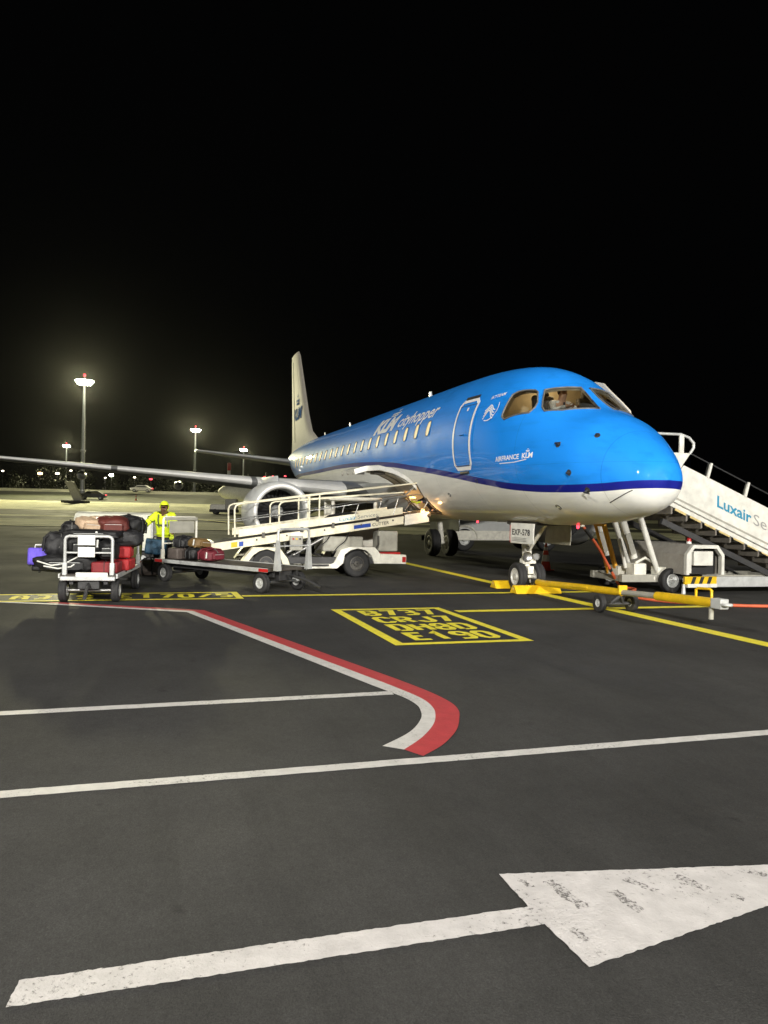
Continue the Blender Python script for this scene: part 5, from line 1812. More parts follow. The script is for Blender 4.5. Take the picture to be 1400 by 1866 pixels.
soft_bag('duffel_bag', 'black duffel bag with white straps at the front of the loaded cart', C1(.16, .40, .475), (.40, .92, .30), 'black', rz1(0, 0, 4), GB, 1, False)
fd = bpy.data.objects['duffel_bag']
for k_ in (0, 1):
    MB().path([(-.235 - .01 * k_, .42 - .1 * k_, .20 - .08 * k_), (-.25, .20 - .1 * k_, .13 - .05 * k_), (-.245, .0 - .1 * k_, .16 - .05 * k_), (-.235, -.2 + .05 * k_, .27 - .12 * k_)], .013, 6).build('white_strap', 'sign_white', fd, 60)
hard_case('suitcase', 'dark red suitcase lying flat behind the end frame of the loaded cart', C1(.20, -.23, .475), (.50, .42, .19), 'darkred', rz1(), GB)
soft_bag('duffel_bag', 'black upright bag behind the two white plates of the loaded cart', C1(.16, .12, .74), (.34, .52, .36), 'black', rz1(0, 0, 0), GB, 2, False)
soft_bag('duffel_bag', 'small black bag tucked behind the right post of the loaded cart', C1(.16, -.27, .69), (.34, .30, .34), 'black', rz1(), GB, 3, False)
soft_bag('backpack', 'dark grey backpack slumped over the left edge of the loaded cart', C1(.35, .62, .72), (.44, .44, .40), 'charcoal', rz1(10, 0, 20), GB, 4)
hard_case('suitcase', 'violet hard suitcase hanging out on the left of the loaded cart', C1(.42, .90, .57), (.34, .24, .29), 'violet', rz1(4, 0, 84), GB, 'sign_white')
hard_case('suitcase', 'black suitcase lying under the violet one on the loaded cart', C1(.60, .62, .475), (.60, .80, .09), 'black', rz1(0, 0, 5), GB)
hard_case('suitcase', 'bright red hard suitcase lowest on the right side of the loaded cart', C1(.86, -.34, .475), (.60, .40, .20), 'red', rz1(0, 0, -2), GB)
hard_case('suitcase', 'bright red hard suitcase lying on top of another red suitcase', C1(.88, -.33, .69), (.56, .40, .20), 'red', rz1(0, 0, 3), GB)
soft_bag('duffel_bag', 'big charcoal duffel bag above the red suitcases on the loaded cart', C1(.86, -.36, .86), (.66, .62, .30), 'charcoal', rz1(0, 4, 8), GB, 5, True, 'bag_charcoal')
soft_bag('duffel_bag', 'wide black holdall lying across the middle of the loaded cart', C1(.42, .05, 1.03), (.50, .92, .16), 'black', rz1(0, 0, -3), GB, 6, False)
soft_bag('duffel_bag', 'maroon soft bag on top of the loaded cart', C1(.80, -.20, 1.14), (.62, .52, .28), 'maroon', rz1(0, -5, 12), GB, 7, False)
soft_bag('duffel_bag', 'black bag at the top right rear of the loaded cart', C1(1.22, -.42, 1.06), (.52, .50, .34), 'black', rz1(0, 6, -10), GB, 8)
soft_bag('duffel_bag', 'crumpled beige bag on the very top of the loaded cart', C1(.70, .20, 1.17), (.44, .42, .22), 'beige', rz1(6, -8, 30), GB, 9, False)
soft_bag('duffel_bag', 'pale beige cloth bag beside the crumpled beige one on the loaded cart', C1(.98, .12, 1.18), (.40, .36, .22), 'beige', rz1(-6, 6, -20), GB, 10, False)
soft_bag('backpack', 'small black backpack at the top left of the loaded cart', C1(.72, .46, 1.06), (.32, .30, .24), 'black', rz1(0, 0, 15), GB, 11)
soft_bag('duffel_bag', 'black bag filling the rear of the loaded cart', C1(1.55, .05, .475), (.8, .82, .60), 'black', rz1(), GB, 12, False)
soft_bag('duffel_bag', 'maroon holdall on the rear of the loaded cart', C1(1.52, .1, 1.03), (.7, .62, .26), 'maroon', rz1(), GB, 13)
hard_case('suitcase', 'red suitcase in the middle of the loaded cart', C1(1.05, .20, .475), (.34, .60, .44), 'darkred', rz1(), GB)

def C2(x, y, z):
    c, s = math.cos(ax2), math.sin(ax2)
    return (mid0.x + c * x - s * y, mid0.y + s * x + c * y, z)
GF = 'bags at the left end of the flat cart'
hard_case('suitcase', 'taupe suitcase lying at the left end of the flat cart', C2(2.85, .18, .475), (.34, .52, .24), 'taupe', (0, 0, ax2), GF)
soft_bag('duffel_bag', 'dark grey bag on the taupe suitcase on the flat cart', C2(2.88, .10, .71), (.36, .46, .24), 'charcoal', (0, 0, ax2 + .2), GF, 21)
soft_bag('duffel_bag', 'golden brown bag in the small pile on the flat cart', C2(2.44, .05, .72), (.38, .42, .22), 'brown', (R(5), 0, ax2), GF, 22, False)
soft_bag('duffel_bag', 'black bag under the golden brown bag on the flat cart', C2(2.44, .10, .475), (.34, .44, .26), 'black', (0, 0, ax2 - .1), GF, 23)
soft_bag('duffel_bag', 'wine red bag nearest the conveyor on the flat cart', C2(2.04, .06, .475), (.46, .46, .25), 'wine', (0, 0, ax2), GF, 24, True, 'bag_wine')
soft_bag('duffel_bag', 'black bag riding up the conveyor belt', (3.75, 3.05, CV(3.05) + .0), (.48, .80, .22), 'black', (R(-8.7), 0, 0), None, 25)

# the open passenger door on the far side, seen over the crown
pd = MB()
top_e = [(-.21, 4.36), (-.46, 4.40), (-.73, 4.33), (-1.01, 4.12), (-1.22, 3.89), (-1.34, 3.72)]
def door_y(z):
    a = ang_at(-.7, min(z, 4.05))
    return -(fW(-.7) * math.cos(a) + .17)
rows = []
for k in range(9):
    r_ = []
    for (x_, z_) in top_e:
        z = 2.5 + (z_ - 2.5) * k / 8
        r_.append(Vector((x_, door_y(z), z)))
    rows.append(r_)
vs = [p for r_ in rows for p in r_] + [p + Vector((.01, -.06, .0)) for r_ in rows for p in r_]
n6, nr = len(top_e), 9
fs = []
off = n6 * nr
for j in range(nr - 1):
    for i in range(n6 - 1):
        a = j * n6 + i
        fs += [(a, a + 1, a + n6 + 1, a + n6), (off + a, off + a + n6, off + a + n6 + 1, off + a + 1)]
for i in range(n6 - 1):
    a = (nr - 1) * n6 + i
    fs.append((a, a + 1, off + a + 1, off + a))
    fs.append((i, off + i, off + i + 1, i + 1))
for j in range(nr - 1):
    for i in (0, n6 - 1):
        a = j * n6 + i
        fs.append((a, a + n6, off + a + n6, off + a))
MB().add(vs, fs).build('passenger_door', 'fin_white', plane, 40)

# ---------------------------------------------------------------- people
CAMROT = math.atan2(right0.y, right0.x)
def hand(name, wrist, tip_dir, thumb_dir, material, parent, s=1.0, curl=0.5):
    """palm, four unequal bent fingers and a thumb leaving the side of the palm"""
    w = Vector(wrist)
    d = Vector(tip_dir).normalized()
    t = Vector(thumb_dir)
    t = (t - d * t.dot(d)).normalized()
    n = d.cross(t)
    V = [w, w + d * .045 * s, w + d * .085 * s]
    Rr = [(.026 * s, .022 * s), (.034 * s, .020 * s), (.036 * s, .017 * s)]
    E_ = [(0, 1), (1, 2)]
    for k, (off, ln) in enumerate(((.030, .068), (.010, .078), (-.010, .072), (-.030, .056))):
        b = w + d * .085 * s + t * off * s
        m1 = b + (d * .6 + n * .25 * curl).normalized() * ln * .45 * s
        m2 = m1 + (d * .5 + n * curl).normalized() * ln * .55 * s
        i = len(V)
        V += [b, m1, m2]
        Rr += [.010 * s, .009 * s, .008 * s]
        E_ += [(2, i), (i, i + 1), (i + 1, i + 2)]
    i = len(V)
    b = w + d * .03 * s + t * .035 * s
    V += [b, b + (d * .5 + t * .7).normalized() * .035 * s, b + (d * .8 + t * .6 + n * .3 * curl).normalized() * .068 * s]
    Rr += [.013 * s, .011 * s, .009 * s]
    E_ += [(1, i), (i, i + 1), (i + 1, i + 2)]
    return skin(name, V, E_, Rr, material, parent, 1)

def person_body(parent, J, material, female=False):
    V = [J['pelvis'], J['waist'], J['chest'], J['neck'], J['jaw'], J['head'], J['crown'], J['nose']]
    Rr = [(.15, .11), (.135, .10), (.165, .11), (.055, .055), (.068, .07), (.078, .092), (.055, .065), (.014, .016)]
    E_ = [(0, 1), (1, 2), (2, 3), (3, 4), (4, 5), (5, 6), (4, 7)]
    for sd in ('l', 'r'):
        i = len(V)
        V += [J['sh_' + sd], J['el_' + sd], J['wr_' + sd], J['ha_' + sd]]
        Rr += [.055, .042, .030, .028]
        E_ += [(2, i), (i, i + 1), (i + 1, i + 2), (i + 2, i + 3)]
        if 'kn_' + sd in J:
            i = len(V)
            V += [J['hip_' + sd], J['kn_' + sd], J['an_' + sd], J['to_' + sd]]
            Rr += [.085, .058, .042, .035]
            E_ += [(0, i), (i, i + 1), (i + 1, i + 2), (i + 2, i + 3)]
    return skin('body', V, E_, Rr, material, parent, 2)
def jacket(parent, J, material, grow=.022, name='jacket', low='hem'):
    V = [J[low], J['waist'], J['chest'], J['collar']]
    Rr = [(.175 + grow, .13 + grow), (.155 + grow, .12 + grow), (.175 + grow, .12 + grow), (.085, .08)]
    E_ = [(0, 1), (1, 2), (2, 3)]
    for sd in ('l', 'r'):
        i = len(V)
        V += [J['sh_' + sd], J['el_' + sd], J['wr_' + sd]]
        Rr += [.072 + grow, .058 + grow * .8, .046 + grow * .6]
        E_ += [(2, i), (i, i + 1), (i + 1, i + 2)]
    return skin(name, V, E_, Rr, material, parent, 2, 1)
def trousers(parent, J, material):
    V = [J['waist'], J['pelvis']]
    Rr = [(.14, .11), (.165, .125)]
    E_ = [(0, 1)]
    for sd in ('l', 'r'):
        i = len(V)
        V += [J['hip_' + sd], J['kn_' + sd], J['an_' + sd]]
        Rr += [.10, .075, .068]
        E_ += [(1, i), (i, i + 1), (i + 1, i + 2)]
    return skin('trousers', V, E_, Rr, material, parent, 2, 1)
def hood(parent, c, r, yaw, tiltd, material, name='hood'):
    """cap and neck flap: a shell round the head, open at the face, with a brim"""
    m = MB()
    nu, nv = 28, 16
    M = Euler((R(tiltd), 0, R(yaw))).to_matrix()
    vs, keep = [], []
    for j in range(nv + 1):
        for i in range(nu):
            t, p = 2 * math.pi * i / nu, -math.pi * .36 + math.pi * .86 * j / nv
            v = Vector((math.cos(p) * math.cos(t) * r[0], math.cos(p) * math.sin(t) * r[1], math.sin(p) * r[2]))
            vs.append(v)
    fs = []
    for j in range(nv):
        for i in range(nu):
            a, b = j * nu + i, j * nu + (i + 1) % nu
            cc = (vs[a] + vs[b] + vs[a + nu] + vs[b + nu]) / 4
            if cc.y < -r[1] * .35 and cc.z < r[2] * .30:
                continue
            fs.append((a, b, b + nu, a + nu))
    m.add([Vector(c) + M @ v for v in vs], fs)
    br = [(-.09, -.05), (-.085, -.13), (-.04, -.185), (.04, -.185), (.085, -.13), (.09, -.05)]
    m.add([Vector(c) + M @ Vector((a, b - .02, .045 - (b + .05) * .25)) for a, b in br] + [Vector(c) + M @ Vector((a, b - .02, .057 - (b + .05) * .25)) for a, b in br],
          [tuple(range(6)), tuple(range(11, 5, -1))] + [(i, (i + 1) % 6, 6 + (i + 1) % 6, 6 + i) for i in range(6)])
    o = m.build(name, material, parent, 60)
    sm = o.modifiers.new('solid', 'SOLIDIFY')
    sm.thickness = .012
    return o
def band_ring(parent, c, rx, ry, h, material, tilt=(0, 0, 0), name='reflective_band'):
    M = Euler(tuple(R(a) for a in tilt)).to_matrix()
    n = 24
    vs = []
    for z in (-h / 2, h / 2):
        for r in (1.0, 1.05):
            for i in range(n):
                t = 2 * math.pi * i / n
                vs.append(Vector(c) + M @ Vector((rx * r * math.cos(t), ry * r * math.sin(t), z)))
    fs = []
    for i in range(n):
        k = (i + 1) % n
        fs += [(i, k, n + k, n + i), (2 * n + i, 3 * n + i, 3 * n + k, 2 * n + k), (n + i, n + k, 3 * n + k, 3 * n + i)]
    return MB().add(vs, fs).build(name, material, parent, 60)
def boots(parent, J, material):
    for sd in ('l', 'r'):
        a, t = Vector(J['an_' + sd]), Vector(J['to_' + sd])
        a2 = a + Vector((0, 0, .10))
        heel = a + (a - t) * .25
        heel.z = .045
        skin('boot', [a2, a, Vector((a.x, a.y, .05)), Vector((t.x, t.y, .045)), heel], [(0, 1), (1, 2), (2, 3), (2, 4)], [.055, .052, .05, (.048, .038), .042], material, parent, 1, 1)

wp = C2W(-4.98, 17.55)
wk = thing('person', 'worker in yellow hooded hi-vis jacket and dark trousers lifting bags behind the flat cart', 'person', (wp.x, wp.y, 0), CAMROT)
J = dict(pelvis=(0, .08, .92), waist=(0, .05, 1.06), hem=(.0, .06, .97), chest=(.01, -.05, 1.29), collar=(.02, -.11, 1.43), neck=(.03, -.13, 1.44), jaw=(.05, -.20, 1.51), head=(.055, -.20, 1.575), crown=(.055, -.18, 1.665), nose=(.09, -.305, 1.53),
         sh_r=(-.18, -.04, 1.39), el_r=(-.33, -.13, 1.22), wr_r=(-.44, -.27, 1.04), ha_r=(-.47, -.32, .98),
         sh_l=(.21, -.02, 1.39), el_l=(.29, -.08, 1.16), wr_l=(.28, -.27, 1.01), ha_l=(.28, -.33, .96),
         hip_r=(-.10, .07, .86), kn_r=(-.15, -.02, .49), an_r=(-.16, .08, .10), to_r=(-.18, -.10, .05),
         hip_l=(.10, .07, .86), kn_l=(.11, .0, .49), an_l=(.09, .10, .10), to_l=(.11, -.08, .05))
person_body(wk, J, 'skin')
jacket(wk, J, 'hi_vis')
trousers(wk, J, 'trousers')
boots(wk, J, 'shoe')
hood(wk, (.055, -.18, 1.59), (.104, .122, .128), 16, 12, 'hi_vis')
hand('glove', (-.445, -.275, 1.03), (-.35, -.5, -.75), (.5, -.3, -.1), 'glove', wk, 1.12, .8)
hand('glove', (.28, -.275, 1.0), (0, -.55, -.7), (-.6, -.3, 0), 'glove_yellow', wk, 1.12, .8)
band_ring(wk, (.0, .04, 1.08), .168, .142, .05, 'reflective_tape')
band_ring(wk, (.005, .0, 1.20), .190, .150, .045, 'hi_vis_dark', (14, 0, 0))
band_ring(wk, (-.39, -.205, 1.125), .066, .066, .045, 'hi_vis_dark', (40, 30, 0))
band_ring(wk, (-.26, -.09, 1.30), .086, .086, .04, 'hi_vis_dark', (25, 38, 0))
for y_, m_ in ((-.075, 'hi_vis_dark'), (.12, 'reflective_tape')):
    MB().path([(y_, -.12, 1.12), (y_ * 1.05, -.185, 1.28), (y_ * .9, -.19, 1.41)], .016, 6).build('brace_band', m_, wk, 60)
# eyes and mouth under the brim
for sx in (-.03, .032):
    MB().lathe([(.001, -.006), (.009, -.004), (.001, .006)], (.07 + sx, -.285 + abs(sx) * .2, 1.58), 'y', 8).build('eye', 'black', wk)
# suitcases in his hands
bp = C2W(-5.06, 17.22)
hard_case('suitcase', 'dark teal suitcase held in front of the worker in yellow', (bp.x, bp.y, .52), (.46, .24, .34), 'teal', (0, R(6), CAMROT + R(8)), None)
bp = C2W(-5.42, 17.05)
soft_bag('duffel_bag', 'olive bag hanging from the outstretched glove of the worker', (bp.x, bp.y, .36), (.20, .22, .52), 'olive', (0, 0, CAMROT), None, 31, False)
bp = C2W(-5.3, 17.6)
soft_bag('duffel_bag', 'dark brown bag on the ground at the feet of the worker', (bp.x, bp.y, .0), (.5, .4, .38), 'taupe', (0, 0, CAMROT), None, 32)

# pilot at the controls
pt = thing('person', 'pilot in white shirt leaning forward behind the lit windscreen', 'person', (-1.62, .24, 2.98), R(-90))
# local frame: x to the pilot's left seen from ahead, y away from the nose
PJ = dict(pelvis=(0, .10, .22), waist=(0, .08, .38), hem=(0, .09, .28), chest=(0, .02, .62), collar=(0, -.02, .78), neck=(0, -.03, .79), jaw=(0, -.075, .865), head=(0, -.07, .93), crown=(0, -.05, 1.02), nose=(.0, -.185, .90),
          sh_r=(-.19, .0, .72), el_r=(-.26, -.20, .56), wr_r=(-.10, -.40, .62), ha_r=(-.05, -.44, .63), sh_l=(.19, .0, .72), el_l=(.26, -.20, .56), wr_l=(.14, -.42, .60), ha_l=(.11, -.46, .61))
person_body(pt, PJ, 'skin_light')
jacket(pt, PJ, 'shirt', .004, 'shirt')
hood(pt, (0, -.045, .965), (.088, .105, .098), 0, -6, 'hair', 'hair')
hand('hand', (-.09, -.41, .62), (.5, -.6, .05), (.3, .1, .8), 'skin_light', pt, 1.0, .7)
hand('hand', (.13, -.43, .60), (-.4, -.7, .05), (-.3, .1, .8), 'skin_light', pt, 1.0, .7)
MB().path([(0, -.13, .74), (0, -.15, .55), (0, -.14, .40)], .02, 6).build('tie', 'uniform', pt, 60)
# loader crouching in the hold doorway
hw = thing('person', 'loader in hi-vis vest crouching in the lit hold doorway', 'person', (3.62, .70, 1.58), R(180))
HJ = dict(pelvis=(0, .10, .18), waist=(0, .06, .28), hem=(0, .08, .22), chest=(0, -.04, .42), collar=(0, -.12, .50), neck=(0, -.13, .50), jaw=(0, -.20, .53), head=(0, -.21, .58), crown=(0, -.19, .65), nose=(0, -.32, .54),
          sh_r=(-.17, -.06, .44), el_r=(-.22, -.25, .30), wr_r=(-.18, -.42, .26), ha_r=(-.17, -.47, .25), sh_l=(.17, -.06, .44), el_l=(.22, -.25, .30), wr_l=(.18, -.42, .26), ha_l=(.17, -.47, .25),
          hip_r=(-.1, .08, .17), kn_r=(-.15, -.20, .28), an_r=(-.13, .02, .07), to_r=(-.13, -.14, .05), hip_l=(.1, .08, .17), kn_l=(.15, -.20, .28), an_l=(.13, .02, .07), to_l=(.13, -.14, .05))
person_body(hw, HJ, 'skin_light')
jacket(hw, HJ, 'uniform', .004)
trousers(hw, HJ, 'trousers')
boots(hw, HJ, 'shoe')
band_ring(hw, (0, .0, .36), .185, .14, .10, 'hi_vis', (-25, 0, 0), 'vest')
hood(hw, (0, -.185, .61), (.088, .105, .095), 0, -6, 'hair', 'hair')
hand('glove', (-.18, -.42, .26), (0, -1, -.1), (.8, 0, .2), 'glove_yellow', hw, 1.0, .6)
hand('glove', (.18, -.42, .26), (0, -1, -.1), (-.8, 0, .2), 'glove_yellow', hw, 1.0, .6)

# ---------------------------------------------------------------- flood masts
def mast(label, X, Y, near=None, red=True):
    p = Vector((near[0], near[1], 0)) if near else C2W(X, Y, hz(Y))
    o = thing('light_mast', label, 'light mast', p, CAMROT, 'apron flood masts')
    mp = MB()
    mp.lathe([(.001, 0), (.55, 0), (.55, .5), (.42, .6), (.36, 8), (.50, 8.05), (.50, 8.35), (.34, 8.4), (.26, 16), (.20, 21.6), (.001, 21.6)], (0, 0, 0), 'z', 18)
    mp.build('pole', 'galvanised', o, 40)
    rg = MB()
    rg.path(arc((0, 0, 21.7), 1.25, 0, 360, 24, 'xy')[:-1], .07, 6, True)
    for k in range(4):
        a = k * math.pi / 2
        rg.tube((0, 0, 21.7), (1.25 * math.cos(a), 1.25 * math.sin(a), 21.7), .05, .05, 6)
    rg.build('head_frame', 'galvanised', o, 60)
    for k in range(8):
        a = k * math.pi / 4 + .2
        c = Vector((1.25 * math.cos(a), 1.25 * math.sin(a), 21.45))
        M = Euler((0, R(-52), a)).to_matrix()
        MB().box(c, (1.05, 1.05, .24), M).build('floodlight', 'dark_metal', o, bevel=.02)
        MB().box(c + M @ Vector((0, 0, -.14)), (.96, .96, .04), M).build('lens', 'lamp_white', o)
    if red:
        MB().lathe([(.001, 21.6), (.10, 21.6), (.10, 22.6), (.001, 22.6)], (0, 0, 0), 'z', 10).build('lamp_stalk', 'galvanised', o)
        MB().lathe([(.001, 22.6), (.22, 22.6), (.24, 22.8), (.15, 23.05), (.001, 23.1)], (0, 0, 0), 'z', 12).build('obstruction_lamp', 'lamp_red', o, 50)
    return o
mast('tallest lit flood mast left of the tail, red lamp on top', *MASTS_FAR[0])
mast('lit flood mast rising beyond the wing, second tallest', *MASTS_FAR[1])
mast('small distant flood mast nearest the tail fin', *MASTS_FAR[2])
mast('small distant flood mast at the far left with a red lamp on top', *MASTS_FAR[3])
for mn, lb in zip(MASTS_NEAR, ('tall flood mast beside the terminal, left of the camera', 'flood mast behind the camera beyond the stairs side', 'short flood mast added out of view behind the camera to light the belly')):
    mast(lb, 0, 0, mn).scale = (1, 1, mn[2])

# ---------------------------------------------------------------- far background
p = C2W(-41.2, 205, hz(205))
o = thing('marker_pole', 'red and white banded marker pole standing beyond the wing', 'pole', p)
for k in range(4):
    MB().lathe([(.42, k * 2.0), (.42, k * 2.0 + 2.0)] if k < 3 else [(.42, 6), (.50, 6.2), (.50, 8.0), (.001, 8.1)], (0, 0, 0), 'z', 14).build('band', 'red_gloss' if k % 2 else 'cone_white', o, 50)
# tilted panel on a base
p = C2W(-46.6, 117, hz(117) + .03)
o = thing('slanted_panel', 'grey slanted panel on a low base standing on the far apron', 'panel', p, CAMROT)
MB().prism([(-1.6, 3.2), (-.3, 3.2), (1.2, .35), (-.2, .35)], lambda a, b, t: Vector((a, t, b)), -.3, .3).build('panel', 'grey_panel', o, bevel=.05)
MB().box((0, 0, .2), (3.6, 2.2, .35)).build('base', 'dark_metal', o, bevel=.05)
MB().tube((1.0, 0, .35), (-.9, 0, 2.6), .07, .07, 8).build('brace', 'steel', o, 50)

def small_car(label, loc, rz, colour, L=4.2, van=False, group=None):
    o = thing('parked_car', label, 'car', loc, rz, group)
    W = 1.75
    prof = [(-L / 2, .35), (-L / 2, .85), (-L * .30, .98), (-L * .16, 1.42), (L * .22, 1.45), (L * .40, .95), (L / 2, .88), (L / 2, .35)] if not van else \
           [(-L / 2, .35), (-L / 2, .95), (-L * .38, 1.15), (-L * .27, 1.95), (L * .49, 2.0), (L / 2, 1.9), (L / 2, .35)]
    b = MB()
    b.loft([[Vector((a, y, z if z < 1 else z - .02)) for a, z in prof] for y in (-W / 2, W / 2)])
    b.build('body', colour, o, bevel=.06)
    for s in (-1, 1):
        g = [(prof[2][0] + .12, 1.0), (prof[3][0] + .05, prof[3][1] - .12), (L * .20, prof[3][1] - .12), (L * .33, 1.0)]
        MB().add([Vector((a, s * (W / 2 + .012), z)) for a, z in g], [(0, 1, 2, 3)]).build('side_window', 'dark_glass', o)
        for x in (-L * .31, L * .31):
            wheel(o, (x, s * (W / 2 - .08), .32), .32, .2, 'y', 'galvanised', 'wheel', .6)
        MB().box((-L / 2 - .01, s * .6, .70), (.05, .30, .14)).build('headlight', 'lamp_dim', o)
        MB().box((L / 2 + .01, s * .66, .80), (.05, .22, .16)).build('tail_light', 'lamp_red', o)
    return o
p = C2W(-48.2, 128, hz(128) + .03)
small_car('dark parked car behind the grey slanted panel', (p.x, p.y, p.z), CAMROT + R(12), 'dark_metal')
p = C2W(-49.5, 158, hz(158) + .03)
small_car('small white car on the far road with its lights on', (p.x, p.y, p.z), CAMROT + R(4), 'white_metal')
# grey tug near the far turboprop
p = C2W(-19.8, 96, hz(96) + .03)
o = thing('baggage_tug', 'grey baggage tug with white body parked near the far propeller aircraft', 'tug', p, CAMROT)
MB().box((.9, 0, 1.15), (1.4, 1.3, 1.5)).build('cab', 'grey_panel', o, bevel=.08)
MB().box((-.7, 0, .85), (1.9, 1.3, .75)).build('bonnet', 'white_metal', o, bevel=.1)
MB().box((0, 0, .42), (3.4, 1.4, .35)).build('chassis', 'black', o, bevel=.04)
for x in (-1.0, 1.0):
    for s in (-1, 1):
        wheel(o, (x, s * .6, .32), .32, .22, 'y', 'grease', 'wheel', .5)
# white truck beyond the port main gear
o = thing('service_truck', 'white service truck parked beyond the main wheels under the belly', 'truck', (15.6, -5.7, 0), R(-86))
MB().box((0, 0, 1.05), (3.0, 2.2, .9)).build('body', 'pale_grey_paint', o, bevel=.05)
MB().box((0, -1.13, .64), (2.9, .06, .40)).build('skirt', 'white_metal', o, bevel=.03)
MB().box((3.0, 0, 1.5), (1.9, 2.2, 1.9)).build('cab', 'white_metal', o, bevel=.12)
MB().box((3.2, -1.11, 1.8), (1.0, .02, .6)).build('cab_window', 'dark_glass', o)
MB().box((.6, 0, .50), (6.4, 1.0, .2)).build('chassis', 'dark_metal', o)
for x in (-.95, 3.0):
    for s in (-1, 1):
        wheel(o, (x, s * .98, .47), .47, .3, 'y', 'galvanised', 'wheel', .5)
    MB().path(arc((x, -1.14, .47), .56, 0, 180, 12, 'xz'), .05, 6).build('mudguard', 'white_metal', o, 60)
MB().box((1.53, -1.0, 1.1), (.04, .1, .1)).build('marker_lamp', 'lamp_red', o)

# a white propeller aircraft parked far behind the engine
p = C2W(-22.2, 118, hz(118) + .03)
o = thing('propeller_aircraft', 'white high-wing propeller aircraft parked far off behind the engine', 'aircraft', p, CAMROT + R(28))
fz = 2.1
MB().lathe([(.001, -3.2), (.45, -3.0), (.85, -2.5), (1.15, -1.6), (1.33, -.2), (1.35, 2), (1.35, 14), (1.0, 18), (.3, 22), (.001, 22.3)], (0, 0, fz), 'x', 24).build('fuselage', 'white_sheet', o, 50)
MB().loft([[Vector((x0 + a * c, v, fz + 1.55 + b * c)) for a, b in AF] for v, x0, c in ((-13.5, 6.8, 1.5), (0, 6.0, 2.6), (13.5, 6.8, 1.5))]).build('wing', 'pale_grey_paint', o, 40)
for s in (-1, 1):
    e = MB().lathe([(.001, 2.6), (.22, 2.8), (.42, 3.2), (.55, 4.2), (.55, 7), (.3, 9.5), (.001, 9.7)], (0, s * 4.2, fz + 1.15), 'x', 16).build('engine_nacelle', 'white_sheet', o, 50)
    for k in range(6):
        a = k * math.pi / 3 + .3
        ra = Vector((0, math.cos(a), math.sin(a)))
        c = Vector((2.95, s * 4.2, fz + 1.15))
        MB().beam(c + ra * .2, c + ra * 1.95, .10, .30).build('propeller_blade', 'black', e)
    MB().tube((7.2, s * 4.2, fz + .7), (7.2, s * 4.2, .45), .14, .12, 10).build('gear_leg', 'steel', o, 50)
    wheel(o, (7.2, s * 4.2, .45), .45, .3, 'y', 'galvanised', 'wheel')
    MB().loft([[Vector((21 + a * c, v * s, fz + 5.2 + b * c)) for a, b in AF] for v, c in ((.1, 2.0), (3.8, 1.3))]).build('tailplane', 'pale_grey_paint', o, 40)
MB().loft([[Vector((x0 + a * c, b * c * .8, z)) for a, b in AF] for x0, c, z in ((16.5, 5.0, fz + .9), (20.2, 2.8, fz + 5.2))]).build('tail_fin', 'white_sheet', o, 40)
MB().tube((-1.2, 0, fz - .9), (-1.2, 0, .35), .09, .09, 8).build('gear_leg', 'steel', o, 50)
wheel(o, (-1.2, 0, .32), .32, .2, 'y', 'galvanised', 'wheel')
MB().box((-2.15, 0, fz + .62), (.7, 1.1, .32), Euler((0, R(-28), 0))).build('windscreen', 'black', o, bevel=.05)

# distant lamps over the trees: lit posts of the perimeter road and houses
DL = [(-143, 290, 12.6, 'lamp_dim', .5), (-129, 290, 12.0, 'lamp_warm', .9), (-122.5, 290, 12.1, 'lamp_dim', .75), (-117.5, 290, 13.3, 'lamp_dim', .5), (-102.3, 290, 11.9, 'lamp_white', .8), (-104.6, 290, 10.9, 'lamp_dim', .4), (-93.6, 290, 11.3, 'lamp_dim', .5), (-86, 285, 10.6, 'lamp_red', .6), (-51.2, 330, 14.0, 'lamp_red', .5), (-47.6, 330, 14.4, 'lamp_red', .5), (-42.4, 330, 14.6, 'lamp_red', .5)]
wheres = ['low lamp at the far left edge below the wing', 'wide amber lamp among the far trees at the left', 'white lamp beside the amber one among the far trees', 'highest small white lamp just left of the tall flood mast', 'brightest round lamp under the wing among the far trees', 'faint lamp low beside the brightest round lamp', 'small white lamp right of the brightest round lamp',
          'red lamp low under the middle of the wing', 'leftmost of three red lamps in a row above the wing root', 'middle one of three red lamps in a row above the wing root', 'red lamp nearest the tail end of the fuselage above the wing root']
for (X, Y, z, m_, r_), lb in zip(DL, wheres):
    p = C2W(X, Y, hz(Y))
    o = thing('street_lamp', lb, 'lamp', p, CAMROT, 'far lamps beyond the apron')
    MB().tube((0, 0, 0), (0, 0, z - hz(Y)), .10, .06, 8).build('post', 'dark_metal', o, 50)
    zz = z - hz(Y)
    MB().lathe([(.001, zz - r_ * .6), (r_ * .9, zz - r_ * .4), (r_, zz), (r_ * .8, zz + r_ * .35), (.001, zz + r_ * .5)], (0, 0, 0), 'z', 12).build('lantern', m_, o, 50)

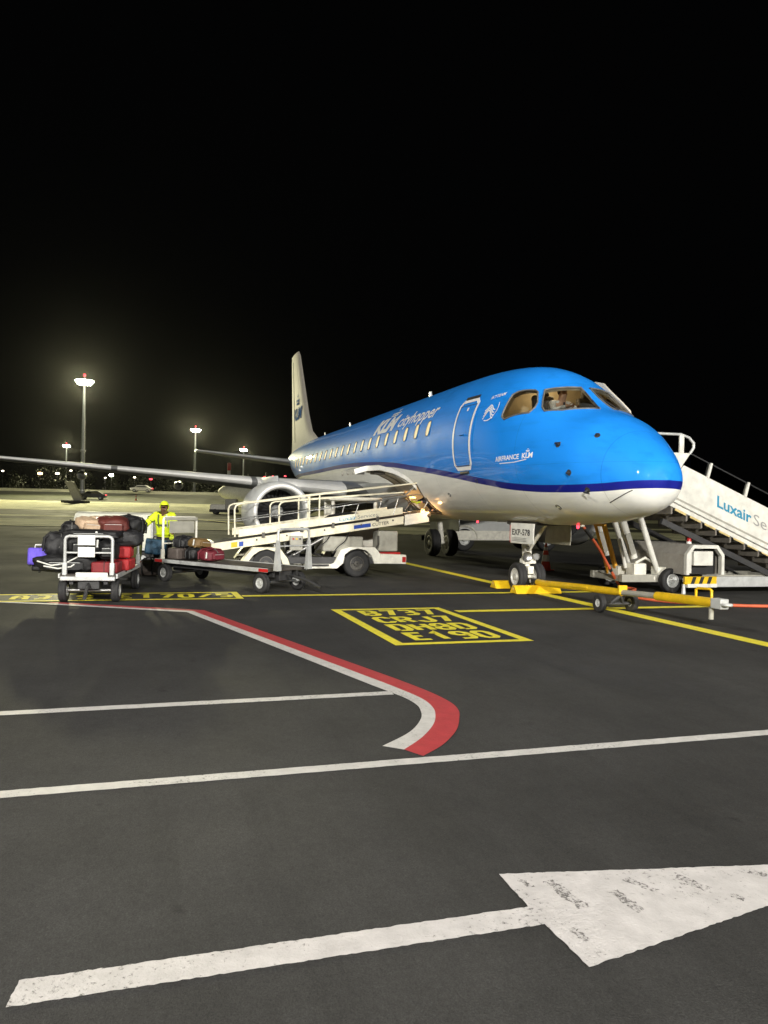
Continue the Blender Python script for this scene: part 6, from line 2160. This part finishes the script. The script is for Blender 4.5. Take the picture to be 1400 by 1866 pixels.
# tree belt beyond the taxiway
rnd = random.Random(5)
tv, tf = [], []
def leaf(c, s):
    d = Vector((rnd.gauss(0, 1), rnd.gauss(0, 1), rnd.gauss(0, 1))).normalized()
    u = d.orthogonal().normalized()
    w = d.cross(u)
    i = len(tv)
    tv.extend([c + u * s, c + w * s * .7, c - u * s, c - w * s * .7])
    tf.append((i, i + 1, i + 2, i + 3))
X = -330.0
while X < 320:
    Y = 322 + rnd.uniform(-14, 22)
    h = rnd.uniform(5.5, 10.5) * (1.0 if X < -60 else .62) * (1.12 if X < -120 else 1.0)
    r_ = h * rnd.uniform(.38, .55)
    b = C2W(X, Y, hz(Y))
    for k in range(150):
        t = rnd.random()
        a = rnd.uniform(0, 2 * math.pi)
        q = r_ * math.sqrt(rnd.random()) * math.sin(math.pi * min(1, .12 + t * .86)) ** .6
        leaf(b + Vector((q * math.cos(a), q * math.sin(a), h * (.04 + .96 * t))), rnd.uniform(.25, .7))
    X += rnd.uniform(1.6, 4.2)
tl = MB()
tl.v, tl.f = tv, tf
me = bpy.data.meshes.new('tree_belt')
me.from_pydata(tv, [], tf)
tb_o = mkobj('tree_belt', me, 'leaves')
tag(tb_o, 'dark belt of trees along the far edge of the airfield', 'trees', kind='stuff')

# ---------------------------------------------------------------- night haze
hv = MB().box((0, 0, 0), (1, 1, 1))
hz_me = hv.mesh('haze')
ho = bpy.data.objects.new('haze', hz_me)
COL.objects.link(ho)
c = C2W(0, 190, 19.5)
ho.location = c
ho.rotation_euler = (0, 0, CAMROT)
ho.scale = (980, 680, 43)
hm = bpy.data.materials.new('haze_air')
hm.use_nodes = True
nt = hm.node_tree
nt.nodes.remove(nt.nodes['Principled BSDF'])
pv = nd(nt, 'ShaderNodeVolumePrincipled')
pv.inputs['Color'].default_value = (0.92, 0.93, 0.90, 1)
pv.inputs['Density'].default_value = 0.000010
pv.inputs['Anisotropy'].default_value = 0.93
nt.links.new(pv.outputs[0], nt.nodes['Material Output'].inputs['Volume'])
hz_me.materials.append(hm)
tag(ho, 'thin night haze over the airfield', 'haze', kind='stuff')
